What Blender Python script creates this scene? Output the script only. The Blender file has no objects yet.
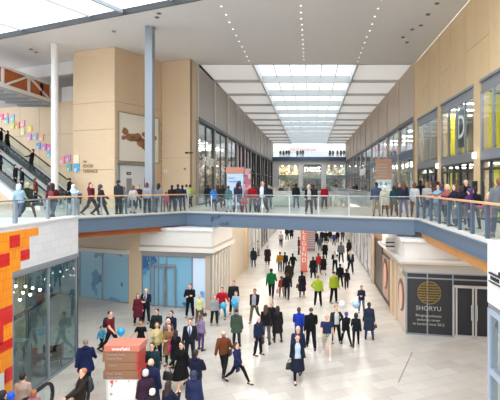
import bpy, bmesh, math, random
from mathutils import Vector, Matrix
random.seed(7)
C = bpy.context.scene.collection
SC = bpy.context.scene
PI = math.pi
# ---- survey constants: focal length in pixels, principal point, eye height above the ground floor
F, CX, CY, EYE = 480.0, 311.0, 184.0, 7.2
L1 = 5.5            # first floor level
CEIL = 16.65        # soffit level

def G(px, py, z=0.0):
    Y = F * (EYE - z) / (py - CY)
    return Vector(((px - CX) / F * Y, Y, z))

def S2L(h):
    h = h.lstrip('#')
    out = []
    for i in (0, 2, 4):
        c = int(h[i:i+2], 16) / 255
        out.append(c / 12.92 if c <= 0.04045 else ((c + 0.055) / 1.055) ** 2.4)
    return tuple(out) + (1.0,)

# ---------------------------------------------------------------- materials
MATS = {}
def principled(name, col, rough=0.6, metal=0.0, spec=0.5, noise=0.0, nscale=8.0, bump=0.0):
    if name in MATS: return MATS[name]
    m = bpy.data.materials.new(name); m.use_nodes = True
    nt = m.node_tree; b = nt.nodes['Principled BSDF']
    c = S2L(col) if isinstance(col, str) else col
    b.inputs['Base Color'].default_value = c
    b.inputs['Roughness'].default_value = rough
    b.inputs['Metallic'].default_value = metal
    b.inputs['Specular IOR Level'].default_value = spec
    if noise > 0:
        tc = nt.nodes.new('ShaderNodeTexCoord'); n = nt.nodes.new('ShaderNodeTexNoise')
        n.inputs['Scale'].default_value = nscale; n.inputs['Detail'].default_value = 4
        nt.links.new(tc.outputs['Object'], n.inputs['Vector'])
        mx = nt.nodes.new('ShaderNodeMix'); mx.data_type = 'RGBA'
        mx.inputs[6].default_value = tuple(max(0, v * (1 - noise)) for v in c[:3]) + (1,)
        mx.inputs[7].default_value = tuple(min(1, v * (1 + noise)) for v in c[:3]) + (1,)
        nt.links.new(n.outputs['Fac'], mx.inputs[0]); nt.links.new(mx.outputs[2], b.inputs['Base Color'])
        if bump > 0:
            bp = nt.nodes.new('ShaderNodeBump'); bp.inputs['Strength'].default_value = bump
            nt.links.new(n.outputs['Fac'], bp.inputs['Height']); nt.links.new(bp.outputs['Normal'], b.inputs['Normal'])
    MATS[name] = m
    return m

def fabric(col):
    c = S2L(col); k = 0.72
    return principled('fabric_' + col, (c[0] * k, c[1] * k, c[2] * k, 1), 0.85, 0, 0.2, 0.12, 30)

def emit(name, col, s):
    if name in MATS: return MATS[name]
    m = bpy.data.materials.new(name); m.use_nodes = True
    b = m.node_tree.nodes['Principled BSDF']
    b.inputs['Base Color'].default_value = S2L(col)
    b.inputs['Emission Color'].default_value = S2L(col); b.inputs['Emission Strength'].default_value = s
    MATS[name] = m
    return m

def glass(name, tint, refl=0.08, rough=0.02, dirt=0.0):
    if name in MATS: return MATS[name]
    m = bpy.data.materials.new(name); m.use_nodes = True
    nt = m.node_tree; nt.nodes.clear()
    o = nt.nodes.new('ShaderNodeOutputMaterial'); t = nt.nodes.new('ShaderNodeBsdfTransparent')
    g = nt.nodes.new('ShaderNodeBsdfGlossy'); mx = nt.nodes.new('ShaderNodeMixShader')
    t.inputs[0].default_value = S2L(tint); g.inputs['Roughness'].default_value = rough
    g.inputs[0].default_value = (0.9, 0.95, 1, 1)
    fr = nt.nodes.new('ShaderNodeFresnel'); fr.inputs[0].default_value = 1.45
    ad = nt.nodes.new('ShaderNodeMath'); ad.operation = 'ADD'; ad.inputs[1].default_value = refl - 0.03; ad.use_clamp = True
    gm = nt.nodes.new('ShaderNodeNewGeometry'); sb = nt.nodes.new('ShaderNodeMath'); sb.operation = 'SUBTRACT'; sb.inputs[0].default_value = 1.0
    ml = nt.nodes.new('ShaderNodeMath'); ml.operation = 'MULTIPLY'
    nt.links.new(gm.outputs['Backfacing'], sb.inputs[1]); nt.links.new(fr.outputs[0], ad.inputs[0])
    nt.links.new(ad.outputs[0], ml.inputs[0]); nt.links.new(sb.outputs[0], ml.inputs[1]); nt.links.new(ml.outputs[0], mx.inputs[0])
    nt.links.new(t.outputs[0], mx.inputs[1]); nt.links.new(g.outputs[0], mx.inputs[2])
    last = mx
    if dirt > 0:
        d = nt.nodes.new('ShaderNodeBsdfDiffuse'); d.inputs[0].default_value = (0.8, 0.88, 0.9, 1)
        m2 = nt.nodes.new('ShaderNodeMixShader'); m2.inputs[0].default_value = dirt
        nt.links.new(mx.outputs[0], m2.inputs[1]); nt.links.new(d.outputs[0], m2.inputs[2]); last = m2
    nt.links.new(last.outputs[0], o.inputs[0])
    MATS[name] = m
    return m

def wood(name, a, b, sx=1.2, sz=14.0, rough=0.55):
    if name in MATS: return MATS[name]
    m = bpy.data.materials.new(name); m.use_nodes = True
    nt = m.node_tree; p = nt.nodes['Principled BSDF']; p.inputs['Roughness'].default_value = rough
    p.inputs['Specular IOR Level'].default_value = 0.3
    tc = nt.nodes.new('ShaderNodeTexCoord'); mp = nt.nodes.new('ShaderNodeMapping')
    mp.inputs['Scale'].default_value = (sx, sx, sz)
    n = nt.nodes.new('ShaderNodeTexNoise'); n.inputs['Scale'].default_value = 1.0; n.inputs['Detail'].default_value = 5
    n2 = nt.nodes.new('ShaderNodeTexNoise'); n2.inputs['Scale'].default_value = 0.35
    nt.links.new(tc.outputs['Object'], mp.inputs[0]); nt.links.new(mp.outputs[0], n.inputs['Vector'])
    nt.links.new(tc.outputs['Object'], n2.inputs['Vector'])
    ad = nt.nodes.new('ShaderNodeMath'); ad.operation = 'MULTIPLY_ADD'; ad.inputs[1].default_value = 0.6
    nt.links.new(n.outputs['Fac'], ad.inputs[0]); 
    ml = nt.nodes.new('ShaderNodeMath'); ml.operation = 'MULTIPLY'; ml.inputs[1].default_value = 0.4
    nt.links.new(n2.outputs['Fac'], ml.inputs[0]); nt.links.new(ml.outputs[0], ad.inputs[2])
    mx = nt.nodes.new('ShaderNodeMix'); mx.data_type = 'RGBA'
    mx.inputs[6].default_value = S2L(a); mx.inputs[7].default_value = S2L(b)
    nt.links.new(ad.outputs[0], mx.inputs[0]); nt.links.new(mx.outputs[2], p.inputs['Base Color'])
    MATS[name] = m
    return m

def bricks(name, c1, c2, mortar, w, h, ms=0.012, rough=0.4, axis='XY', rot=0.0, bias=0.0, noise=0.15, spec=0.5):
    if name in MATS: return MATS[name]
    m = bpy.data.materials.new(name); m.use_nodes = True
    nt = m.node_tree; p = nt.nodes['Principled BSDF']; p.inputs['Roughness'].default_value = rough
    p.inputs['Specular IOR Level'].default_value = spec
    tc = nt.nodes.new('ShaderNodeTexCoord'); src = tc.outputs['Object']
    if axis != 'XY':
        sp = nt.nodes.new('ShaderNodeSeparateXYZ'); cb = nt.nodes.new('ShaderNodeCombineXYZ')
        nt.links.new(src, sp.inputs[0])
        nt.links.new(sp.outputs['XYZ'.index(axis[0])], cb.inputs[0]); nt.links.new(sp.outputs['XYZ'.index(axis[1])], cb.inputs[1])
        src = cb.outputs[0]
    mp = nt.nodes.new('ShaderNodeMapping'); mp.inputs['Rotation'].default_value = (0, 0, rot)
    nt.links.new(src, mp.inputs[0])
    br = nt.nodes.new('ShaderNodeTexBrick'); br.inputs['Scale'].default_value = 1.0
    br.inputs['Color1'].default_value = S2L(c1); br.inputs['Color2'].default_value = S2L(c2); br.inputs['Mortar'].default_value = S2L(mortar)
    br.inputs['Mortar Size'].default_value = ms; br.inputs['Brick Width'].default_value = w; br.inputs['Row Height'].default_value = h
    br.inputs['Bias'].default_value = bias
    nt.links.new(mp.outputs[0], br.inputs['Vector'])
    n = nt.nodes.new('ShaderNodeTexNoise'); n.inputs['Scale'].default_value = 0.6; n.inputs['Detail'].default_value = 6
    nt.links.new(src, n.inputs['Vector'])
    mr = nt.nodes.new('ShaderNodeMapRange'); mr.inputs[3].default_value = 1 - noise; mr.inputs[4].default_value = 1 + noise
    nt.links.new(n.outputs['Fac'], mr.inputs[0])
    vm = nt.nodes.new('ShaderNodeVectorMath'); vm.operation = 'SCALE'
    nt.links.new(br.outputs['Color'], vm.inputs[0]); nt.links.new(mr.outputs[0], vm.inputs['Scale'])
    nt.links.new(vm.outputs[0], p.inputs['Base Color'])
    MATS[name] = m
    return m

def blobs(name, base, cols, scale, thr, rough=0.25, axis=None, second=None):
    """a printed film: irregular coloured splashes over a plain ground"""
    if name in MATS: return MATS[name]
    m = bpy.data.materials.new(name); m.use_nodes = True
    nt = m.node_tree; p = nt.nodes['Principled BSDF']; p.inputs['Roughness'].default_value = rough
    tc = nt.nodes.new('ShaderNodeTexCoord')
    v = nt.nodes.new('ShaderNodeTexVoronoi'); v.inputs['Scale'].default_value = scale * 2.3
    n = nt.nodes.new('ShaderNodeTexNoise'); n.inputs['Scale'].default_value = scale; n.inputs['Detail'].default_value = 3
    nt.links.new(tc.outputs['Object'], v.inputs['Vector']); nt.links.new(tc.outputs['Object'], n.inputs['Vector'])
    rp = nt.nodes.new('ShaderNodeValToRGB'); rp.color_ramp.interpolation = 'CONSTANT'
    e = rp.color_ramp.elements
    for i, c in enumerate(cols):
        if i < 2: el = e[i]; el.position = i / len(cols)
        else: el = e.new(i / len(cols))
        el.color = S2L(c)
    sp = nt.nodes.new('ShaderNodeSeparateColor'); nt.links.new(v.outputs['Color'], sp.inputs[0]); nt.links.new(sp.outputs[0], rp.inputs[0])
    gt = nt.nodes.new('ShaderNodeMath'); gt.operation = 'GREATER_THAN'; gt.inputs[1].default_value = thr
    nt.links.new(n.outputs['Fac'], gt.inputs[0])
    mx = nt.nodes.new('ShaderNodeMix'); mx.data_type = 'RGBA'; mx.inputs[6].default_value = S2L(base)
    nt.links.new(gt.outputs[0], mx.inputs[0]); nt.links.new(rp.outputs[0], mx.inputs[7]); nt.links.new(mx.outputs[2], p.inputs['Base Color'])
    MATS[name] = m
    return m

# ---------------------------------------------------------------- mesh collector
class MB:
    def __init__(s): s.v = []; s.f = []; s.m = []
    def add(s, vs, fs, m=0):
        b = len(s.v); s.v += [tuple(v) for v in vs]
        for f in fs: s.f.append(tuple(i + b for i in f)); s.m.append(m)
        return s
    def box(s, x0, x1, y0, y1, z0, z1, m=0):
        return s.prism([(x0, y0), (x1, y0), (x1, y1), (x0, y1)], z0, z1, m)
    def prism(s, poly, z0, z1, m=0):
        n = len(poly)
        vs = [(p[0], p[1], z0) for p in poly] + [(p[0], p[1], z1) for p in poly]
        fs = [tuple(range(n))[::-1], tuple(range(n, 2 * n))] + [(i, (i + 1) % n, n + (i + 1) % n, n + i) for i in range(n)]
        return s.add(vs, fs, m)
    def seg(s, p0, p1, t, z0, z1, m=0):
        """upright slab from p0 to p1 in plan, t thick to the side of the rotated (+90) normal"""
        d = Vector((p1[0] - p0[0], p1[1] - p0[1])).normalized(); n = Vector((-d.y, d.x)) * t
        return s.prism([p0[:2], p1[:2], (p1[0] + n.x, p1[1] + n.y), (p0[0] + n.x, p0[1] + n.y)], z0, z1, m)
    def bar(s, p, q, w, h=None, m=0):
        p, q = Vector(p), Vector(q); h = h or w
        d = (q - p).normalized(); up = Vector((0, 0, 1)) if abs(d.z) < 0.98 else Vector((0, 1, 0))
        a = d.cross(up).normalized() * w / 2; b = a.cross(d).normalized() * h / 2
        vs = [p - a - b, p + a - b, p + a + b, p - a + b, q - a - b, q + a - b, q + a + b, q - a + b]
        return s.add(vs, [(3, 2, 1, 0), (4, 5, 6, 7), (0, 1, 5, 4), (1, 2, 6, 5), (2, 3, 7, 6), (3, 0, 4, 7)], m)
    def cyl(s, p, q, r0, r1=None, n=12, m=0):
        p, q = Vector(p), Vector(q); r1 = r0 if r1 is None else r1
        d = (q - p).normalized(); up = Vector((0, 0, 1)) if abs(d.z) < 0.95 else Vector((1, 0, 0))
        a = d.cross(up).normalized(); b = d.cross(a)
        vs = []
        for c, r in ((p, r0), (q, r1)):
            for i in range(n):
                t = 2 * PI * i / n; vs.append(c + a * math.cos(t) * r + b * math.sin(t) * r)
        fs = [tuple(range(n)), tuple(range(n, 2 * n))[::-1]] + [(i, n + i, n + (i + 1) % n, (i + 1) % n) for i in range(n)]
        return s.add(vs, fs, m)
    def caps(s, p, q, r0, r1, n=10, m=0):
        """tapered capsule"""
        p, q = Vector(p), Vector(q); d = q - p
        L = d.length; d = d.normalized() if L > 1e-6 else Vector((0, 0, 1))
        up = Vector((0, 0, 1)) if abs(d.z) < 0.95 else Vector((1, 0, 0))
        a = d.cross(up).normalized(); b = d.cross(a)
        rings = [(-r0, 0.02), (-r0 * .8, r0 * .6), (-r0 * .4, r0 * .917), (0, r0), (L, r1), (L + r1 * .4, r1 * .917), (L + r1 * .8, r1 * .6), (L + r1, 0.02 if r1 > .03 else r1 * .3)]
        vs = []
        for h, r in rings:
            for i in range(n):
                t = 2 * PI * i / n; vs.append(p + d * h + a * math.cos(t) * r + b * math.sin(t) * r)
        k = len(rings)
        fs = [tuple(range(n)), tuple(range((k - 1) * n, k * n))[::-1]]
        for j in range(k - 1):
            fs += [(j * n + i, (j + 1) * n + i, (j + 1) * n + (i + 1) % n, j * n + (i + 1) % n) for i in range(n)]
        return s.add(vs, fs, m)
    def loft(s, rings, n=16, m=0):
        """rings: (cx, cy, cz, rx, ry) ellipses in level planes"""
        vs = []
        for (x, y, z, rx, ry) in rings:
            for i in range(n):
                t = 2 * PI * i / n; vs.append((x + rx * math.cos(t), y + ry * math.sin(t), z))
        k = len(rings)
        fs = [tuple(range(n))[::-1], tuple(range((k - 1) * n, k * n))]
        for j in range(k - 1):
            fs += [(j * n + i, j * n + (i + 1) % n, (j + 1) * n + (i + 1) % n, (j + 1) * n + i) for i in range(n)]
        return s.add(vs, fs, m)
    def ell(s, c, r, n=12, k=8, m=0, rot=None):
        vs = []; R = rot or Matrix.Identity(3); c = Vector(c)
        for j in range(k + 1):
            ph = PI * j / k
            sr = max(math.sin(ph), 0.02)
            for i in range(n):
                t = 2 * PI * i / n
                vs.append(c + R @ Vector((r[0] * sr * math.cos(t), r[1] * sr * math.sin(t), -r[2] * math.cos(ph))))
        fs = [tuple(range(n))[::-1], tuple(range(k * n, (k + 1) * n))]
        for j in range(k):
            fs += [(j * n + i, j * n + (i + 1) % n, (j + 1) * n + (i + 1) % n, (j + 1) * n + i) for i in range(n)]
        return s.add(vs, fs, m)
    def mesh(s, name, smooth=False, fix=True):
        me = bpy.data.meshes.new(name); me.from_pydata(s.v, [], s.f)
        me.polygons.foreach_set('material_index', s.m)
        if fix:
            bm = bmesh.new(); bm.from_mesh(me); bmesh.ops.recalc_face_normals(bm, faces=bm.faces); bm.to_mesh(me); bm.free()
        if smooth: me.polygons.foreach_set('use_smooth', [True] * len(me.polygons))
        me.update(); return me
    def build(s, name, mats, parent=None, smooth=False, loc=None, rz=0.0, bevel=0.0):
        me = s.mesh(name, smooth)
        for m in (mats if isinstance(mats, (list, tuple)) else [mats]): me.materials.append(m)
        o = bpy.data.objects.new(name, me); C.objects.link(o)
        if loc is not None: o.location = loc
        o.rotation_euler.z = rz
        if parent: o.parent = parent
        if bevel > 0:
            b = o.modifiers.new('bevel', 'BEVEL'); b.width = bevel; b.segments = 2; b.limit_method = 'ANGLE'
        return o

def tag(o, label=None, cat=None, group=None, kind=None):
    if label: o['label'] = label
    if cat: o['category'] = cat
    if group: o['group'] = group
    if kind: o['kind'] = kind
    return o

def thing(name, label, cat, loc=(0, 0, 0), rz=0.0, group=None):
    o = bpy.data.objects.new(name, None); C.objects.link(o); o.location = loc; o.rotation_euler.z = rz; o.empty_display_size = 0.2
    return tag(o, label, cat, group)

def struct_empty(name):
    o = bpy.data.objects.new(name, None); C.objects.link(o); o['kind'] = 'structure'; return o

def struct(mb, name, mats, parent=None, bevel=0.0):
    o = mb.build(name, mats, parent, bevel=bevel)
    if not parent: o['kind'] = 'structure'
    return o

def text(name, s, size, loc, rz, mat, parent=None, ext=0.01, align='CENTER', sx=1.0, rx=PI / 2, offs=0.0):
    cu = bpy.data.curves.new(name, 'FONT'); cu.body = s; cu.size = size; cu.extrude = ext; cu.align_x = align; cu.align_y = 'CENTER'
    cu.resolution_u = 3; cu.offset = offs
    cu.materials.append(mat)
    tmp = bpy.data.objects.new(name, cu); C.objects.link(tmp); dg = bpy.context.evaluated_depsgraph_get()
    me = bpy.data.meshes.new_from_object(tmp.evaluated_get(dg)); bpy.data.objects.remove(tmp); bpy.data.curves.remove(cu)
    me.materials.clear(); me.materials.append(mat)
    o = bpy.data.objects.new(name, me); C.objects.link(o); o.location = loc; o.rotation_euler = (rx, 0, rz); o.scale = (sx, 1, 1)
    if parent: o.parent = parent
    return o

_wn = [0]
def window_name():
    _wn[0] += 1; return 'window_%d' % _wn[0]

def shopfront(p0, p1, z0, z1, cuts, frame, pane_mats, fw=0.08, fd=0.12, rows=(), parent=None, inset=0.04):
    """framed glazing from p0 to p1; cuts = inner mullions as fractions, rows = inner transom heights; each pane a part"""
    w = parent or struct_empty(window_name())
    p0, p1 = Vector(p0[:2]), Vector(p1[:2]); d = p1 - p0; L = d.length; u = d / L; n = Vector((-u.y, u.x))
    fr = MB(); xs = [0] + [c * L for c in cuts] + [L]; zs = [z0] + list(rows) + [z1]
    def slab(mb, a, b, za, zb, t0, t1):
        q = [p0 + u * a + n * t0, p0 + u * b + n * t0, p0 + u * b + n * t1, p0 + u * a + n * t1]
        mb.prism([(v.x, v.y) for v in q], za, zb)
    for i, x in enumerate(xs):
        a = x - fw / 2 if 0 < i < len(xs) - 1 else (0 if i == 0 else L - fw)
        slab(fr, a, a + fw, z0, z1, 0, fd)
    for i, z in enumerate(zs):
        a = z - fw / 2 if 0 < i < len(zs) - 1 else (z0 if i == 0 else z1 - fw)
        slab(fr, 0, L, a, a + fw, 0.002, fd - 0.002)
    fr.build('frame', frame, w)
    k = 0
    for i in range(len(xs) - 1):
        for j in range(len(zs) - 1):
            m = pane_mats[k % len(pane_mats)]; k += 1
            pm = MB(); slab(pm, xs[i] + fw * .4, xs[i + 1] - fw * .4, zs[j] + fw * .4, zs[j + 1] - fw * .4, inset, inset + 0.02)
            pm.build('pane', m, w)
    return w
WORLD_LOW, WORLD_TOP, EXPO = 1.0, 2.4, 0.8
# ================================================================ MATERIALS
M_white = principled('white_paint', 'DCDBDA', 0.55)
M_soffit = principled('soffit_board', 'D6D6D8', 0.6, noise=0.02, nscale=0.3)
M_coffer = principled('coffer_panel', 'EDEBE8', 0.5)
_nt = M_coffer.node_tree; _p = _nt.nodes['Principled BSDF']; _t = _nt.nodes.new('ShaderNodeBsdfTranslucent'); _t.inputs[0].default_value = (.9, .89, .87, 1)
_m = _nt.nodes.new('ShaderNodeMixShader'); _m.inputs[0].default_value = .10      # translucency added so the sky above brightens the white panels
_nt.links.new(_p.outputs[0], _m.inputs[1]); _nt.links.new(_t.outputs[0], _m.inputs[2]); _nt.links.new(_m.outputs[0], _nt.nodes['Material Output'].inputs[0])
M_blue = principled('slate_blue_steel', '596A7D', 0.45, 0.0, 0.5, 0.05, 1.5)
M_bluedk = principled('dark_blue_steel', '4A5A70', 0.45)
M_steel = principled('brushed_steel', 'B9BDC2', 0.3, 0.9)
M_greysteel = principled('grey_steel', '8E959D', 0.45, 0.3)
M_dark = principled('dark_frame', '2B2E33', 0.4)
M_greyframe = principled('grey_frame', '8A8F96', 0.4, 0.3)
M_black = principled('black', '15161A', 0.4)
M_wood = wood('beech_veneer', 'C8AE8E', 'DDC6A8')
M_wood2 = wood('beech_veneer_light', 'CCB698', 'DECBB0')
M_woodgap = principled('panel_gap', 'A48C70', 0.8)
M_timber = wood('warm_timber', 'B5793F', 'D6A066', 2, 6)
M_rail = wood('handrail_timber', 'C98F5E', 'E2B68C', 3, 3, 0.4)
M_rust = wood('rust_board', '9C4A1C', 'C0703A', 0.8, 9)
M_beige = principled('beige_wall', 'CFC0AB', 0.7)
M_stoneband = principled('pale_stone', 'D6D1CA', 0.6, noise=0.03, nscale=1)
M_taupe = principled('taupe_metal', 'A39A92', 0.5, 0.1, noise=0.05, nscale=0.6)
M_taupe2 = principled('warm_taupe_metal', 'B7A594', 0.5, 0.1, noise=0.05, nscale=0.6)
M_floor = bricks('stone_paving', 'C3BCB3', 'B2A79B', 'A1968A', 1.2, 0.6, 0.008, 0.30, rot=math.radians(-24), bias=-0.25, noise=0.2, spec=0.5)
M_upfloor = bricks('gallery_paving', 'CFC8BF', 'C2B9AE', 'ADA295', 0.9, 0.9, 0.006, 0.35, rot=math.radians(-24), noise=0.06)
M_tile_w = bricks('white_tile', 'D8D8D9', 'D2D2D5', 'C8C8CC', 0.6, 0.3, 0.012, 0.35, 'YZ', noise=0.03)
M_tile_o = bricks('orange_tile', 'F39A12', 'EE8A0C', 'D87608', 0.15, 0.30, 0.01, 0.3, 'YZ', noise=0.05)
M_tile_r = bricks('red_tile', 'D81E1E', 'CE1719', 'B01214', 0.15, 0.30, 0.01, 0.3, 'YZ', noise=0.05)
M_glass = glass('clear_glass', 'EAF2F1', 0.05)
M_balus = glass('balustrade_glass', 'F1F7F6', 0.05, dirt=0.02)
M_shopglass = glass('shop_glass', 'EAF1F1', 0.06)
M_darkglass = glass('tinted_shop_glass', 'E3E8E9', 0.08)
M_skyglass = glass('roof_glass', 'F6FAFC', 0.03)
M_film = blobs('blue_film', '7DAFC8', ['4C7FA8', '3F6A98', '5F8FBC'], 0.5, 0.56, 0.12)
M_filmlight = blobs('pale_film', 'CFE0F2', ['5AA9E0', '3E86CF', 'B9C7EC'], 0.8, 0.6, 0.2)
M_downlight = emit('downlight_lens', 'FFF6E4', 2.5)
M_softlight = emit('soft_shop_light', 'FFF4E2', 30.0)
M_shoplight = emit('shop_light', 'FFF4E2', 60.0)

# ================================================================ GROUND FLOOR, FIRST FLOOR, CEILING
struct(MB().box(-34, 34, 4, 128, -0.3, 0), 'floor', M_floor)
struct(MB().prism([(4.31, 20.55), (4.36, 20.55), (3.19, 17.4), (3.14, 17.4)], 0.0, 0.004), 'trim_floor_joint', principled('joint_metal', '8A7F73', 0.5))

A = Vector((-7.5, 29.0)); B = Vector((5.05, 23.3)); CC = Vector((-12.0, 23.7))
plaza = [(-34, 19.75), (-12.6, 19.75), (-12.6, 23.1), tuple(CC), tuple(A), tuple(B), (5.2, 22.6), (8.15, 22.6), (8.15, 35.5), (-8.98, 35.5), (-8.98, 37.8), (-34, 47)]
fl = MB()
for poly in ([(-34, 19.75), (-12.6, 19.75), (-12.6, 23.1), tuple(CC), tuple(A), (-7.5, 35.5), (-8.98, 35.5), (-8.98, 37.8), (-34, 47)],
             [tuple(A), tuple(B), (5.2, 22.6), (8.15, 22.6), (8.15, 35.5), (-7.5, 35.5)],
             [(-34, 4), (-10.0, 4), (-10.0, 19.4), (-34, 19.4)],
             [(5.3, 11.7), (8.15, 11.7), (8.15, 22.6), (5.3, 22.6)],
             [(4.65, 4), (8.15, 4), (8.15, 11.3), (4.65, 11.3)],
             [(-8.98, 35.5), (-4.6, 35.5), (-4.6, 112), (-8.98, 112)],
             [(4.3, 35.5), (8.15, 35.5), (8.15, 112), (4.3, 112)],
             [(-8.98, 104), (8.15, 104), (8.15, 122), (-8.98, 122)]):
    fl.prism(poly, L1 - 0.28, L1)
struct(fl, 'floor_upper', M_upfloor)

# soffit of the atrium: slanted front edge, straight rear edge
soff = MB().prism([(-36, 38.4), (-20.3, 31.3), (-5.7, 24.65), (8.15, 18.35), (8.15, 37.8), (-8.98, 37.8), (-8.98, 47), (-36, 53)], CEIL, CEIL + 0.3)
struct(soff, 'ceiling', M_soffit)
edge = MB()
edge.seg((-36, 38.4), (8.15, 18.35), -0.08, CEIL - 0.04, CEIL + 0.3)
struct(edge, 'trim_soffit_edge', M_dark)
# sloping bulkhead above the footbridge end
bul = MB().seg((-32, 42.6), (-17.4, 36.3), 0.5, CEIL - 1.0, CEIL - 0.02)
struct(bul, 'ceiling_bulkhead', M_white)

# rooflight over the atrium: glazing and bars
rw = struct_empty('window_rooflight')
u = Vector((44.15, -20.05)).normalized(); n = Vector((-u.y, u.x))    # n points away from the camera
def rp(a, b): v = Vector((-36, 38.4)) + u * a - n * b; return (v.x, v.y)
pane = MB().prism([rp(0, 0.1), rp(48.5, 0.1), rp(48.5, 34), rp(0, 34)], CEIL + 0.31, CEIL + 0.33); pane.build('glazing', M_skyglass, rw)
bars = MB()
for k in range(0, 9):
    a = 1.5 + k * 6.0; p, q = rp(a, 0), rp(a, 34); bars.bar((p[0], p[1], CEIL + 0.25), (q[0], q[1], CEIL + 0.25), 0.07, 0.1)
for k in range(1, 9):
    p, q = rp(0, k * 4.0), rp(48.5, k * 4.0); bars.bar((p[0], p[1], CEIL + 0.26), (q[0], q[1], CEIL + 0.26), 0.06, 0.1)
bars.build('glazing_bars', principled('bar_grey', 'B4B8BC', 0.5), rw)
beam = MB()
for k in range(4):
    a = 4.0 + k * 12; p, q = rp(a, 0), rp(a, 34); beam.bar((p[0], p[1], CEIL + 0.18), (q[0], q[1], CEIL + 0.18), 0.16, 0.2)
beam.build('roof_beam', principled('roof_beam_grey', 'A6ADB4', 0.5), rw)

# corridor ceiling: coffers each side, rooflight down the middle between deep cross beams
SL, SR = -4.53, 3.62
ys = [37.8 + 6.72 * i for i in range(12)]
cof = MB()
for xa, xb in ((-9.3, SL - .15), (SR + .15, 8.5)): cof.add([(xa, 37.8, CEIL + .22), (xb, 37.8, CEIL + .22), (xb, 112, CEIL + .22), (xa, 112, CEIL + .22)], [(0, 1, 2, 3)])
struct(cof, 'ceiling_corridor', M_coffer)
rib = MB()
for y in ys:
    rib.box(-8.98, SL, y, y + 0.2, CEIL - 0.02, CEIL + 0.22).box(SR, 8.15, y, y + 0.2, CEIL - 0.02, CEIL + 0.22)
rib.box(SL - 0.15, SL, 37.8, 112, CEIL - 0.03, CEIL + .8).box(SR, SR + 0.15, 37.8, 112, CEIL - 0.03, CEIL + .8)
struct(rib, 'trim_ceiling_ribs', principled('rib_grey', 'BDBDBD', 0.5))
cb = MB()
for y in ys: cb.box(SL, SR, y, y + 0.3, CEIL, CEIL + 0.6)
struct(cb, 'trim_rooflight_beams', principled('beam_pale_blue', 'B2B6B7', 0.5))
cw = struct_empty('window_corridor_rooflight')
MB().box(SL, SR, 37.8, 112, CEIL + 0.66, CEIL + 0.68).build('glazing', M_skyglass, cw)
gb = MB()
for k in range(1, 6):
    x = SL + (SR - SL) * k / 6; gb.box(x - 0.04, x + 0.04, 37.8, 112, CEIL + 0.56, CEIL + 0.65)
gb.build('glazing_bars', principled('bar_grey', 'B4B8BC', 0.5), cw)

# ================================================================ TIMBER WALLS
def panelwall(name, p0, p1, zs, nx, mat, t=0.25, gap=0.03, parent=None, xs=None):
    p0, p1 = Vector(p0), Vector(p1); d = p1 - p0; L = d.length; u = d / L; n = Vector((-u.y, u.x))
    mb = MB()
    mb.seg(p0 + n * 0.03, p1 + n * 0.03, t, zs[0], zs[-1], 1)
    xs = xs or [i / nx for i in range(nx + 1)]
    for i in range(len(xs) - 1):
        for j in range(len(zs) - 1):
            a, b = p0 + u * (xs[i] * L + gap / 2), p0 + u * (xs[i + 1] * L - gap / 2)
            mb.seg(a, b, 0.05, zs[j] + gap / 2, zs[j + 1] - gap / 2, 0)
    return struct(mb, name, [mat, M_woodgap], parent)

# wall behind the escalators
panelwall('wall_left', (-31.0, 43.2), (-17.9, 37.45), [L1, 8.6, 11.2, 13.75], 6, M_wood2)
struct(MB().seg((-19.9, 38.3), (-17.9, 37.4), 0.3, 13.75, 14.9), 'trim_parapet', M_white)
struct(MB().seg((-34, 50), (-14, 46), 0.3, L1, CEIL), 'wall_recess', principled('recess_grey', 'B9B8B6', 0.7))
struct(MB().prism([(-34, 47), (-17.5, 38), (-14, 40), (-14, 46), (-34, 50)], 13.4, 13.7), 'floor_terrace', M_upfloor)
# corner block and the canted walls
P1, P2, P3, P4, P5 = (-17.05, 34.4), (-13.5, 33.0), (-11.6, 37.2), (-9.15, 36.3), (-8.98, 37.8)
panelwall('wall_block_return', (-17.9, 37.45), P1, [L1, 11.0, CEIL], 1, M_wood)
panelwall('wall_block_front', P1, P2, [L1, 8.2, 11.0, 12.9, CEIL], 1, M_wood)
panelwall('wall_block_side', P2, P3, [L1, 9.0, 10.7, 12.9, CEIL], 1, M_wood)
panelwall('wall_corner_front', P3, P4, [L1, 9.2, CEIL], 1, M_wood, gap=0.02)
panelwall('wall_corner_edge', (-9.133, 36.45), P5, [L1, CEIL], 1, M_wood2, gap=0.0)

# ---------------------------------------------------------------- right wall with its tall windows
XR = 8.15
bays = [(36.75, 30.85), (30.1, 24.0), (23.1, 17.0), (16.2, 10.1)]
WT = 12.2
wr = MB()
wr.box(XR + 0.03, XR + 0.3, 4, 37.8, WT, CEIL, 1)
ycuts = [37.8, 35.2, 33.0, 30.5, 28.0, 25.4, 22.0, 18.6, 15.0, 11.0, 7.0, 4.0]
for i in range(len(ycuts) - 1):
    for (za, zb) in ((WT, 14.1), (14.1, CEIL)) if i in (1, 3, 5, 7) else ((WT, CEIL),):
        wr.box(XR, XR + 0.06, ycuts[i + 1] + 0.03, ycuts[i] - 0.03, za + 0.015, zb - 0.015, 0)
prev = 37.8
for (a, b) in bays + [(9.3, 4.0)]:
    wr.box(XR - 0.02, XR + 0.4, a, prev, L1, WT, 0); prev = b
struct(wr, 'wall_right', [wood('beech_veneer_warm_lit', 'D2B48A', 'E8CFA6', 1.2, 1.2), M_woodgap])  # same veneer, yellower here and lightened in place of more light
struct(MB().box(XR - 0.1, XR + 0.1, 37.8, 38.05, L1, CEIL), 'trim_wall_edge', M_greysteel)
M_yellow = principled('acid_yellow', 'D8D514', 0.5)
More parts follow.
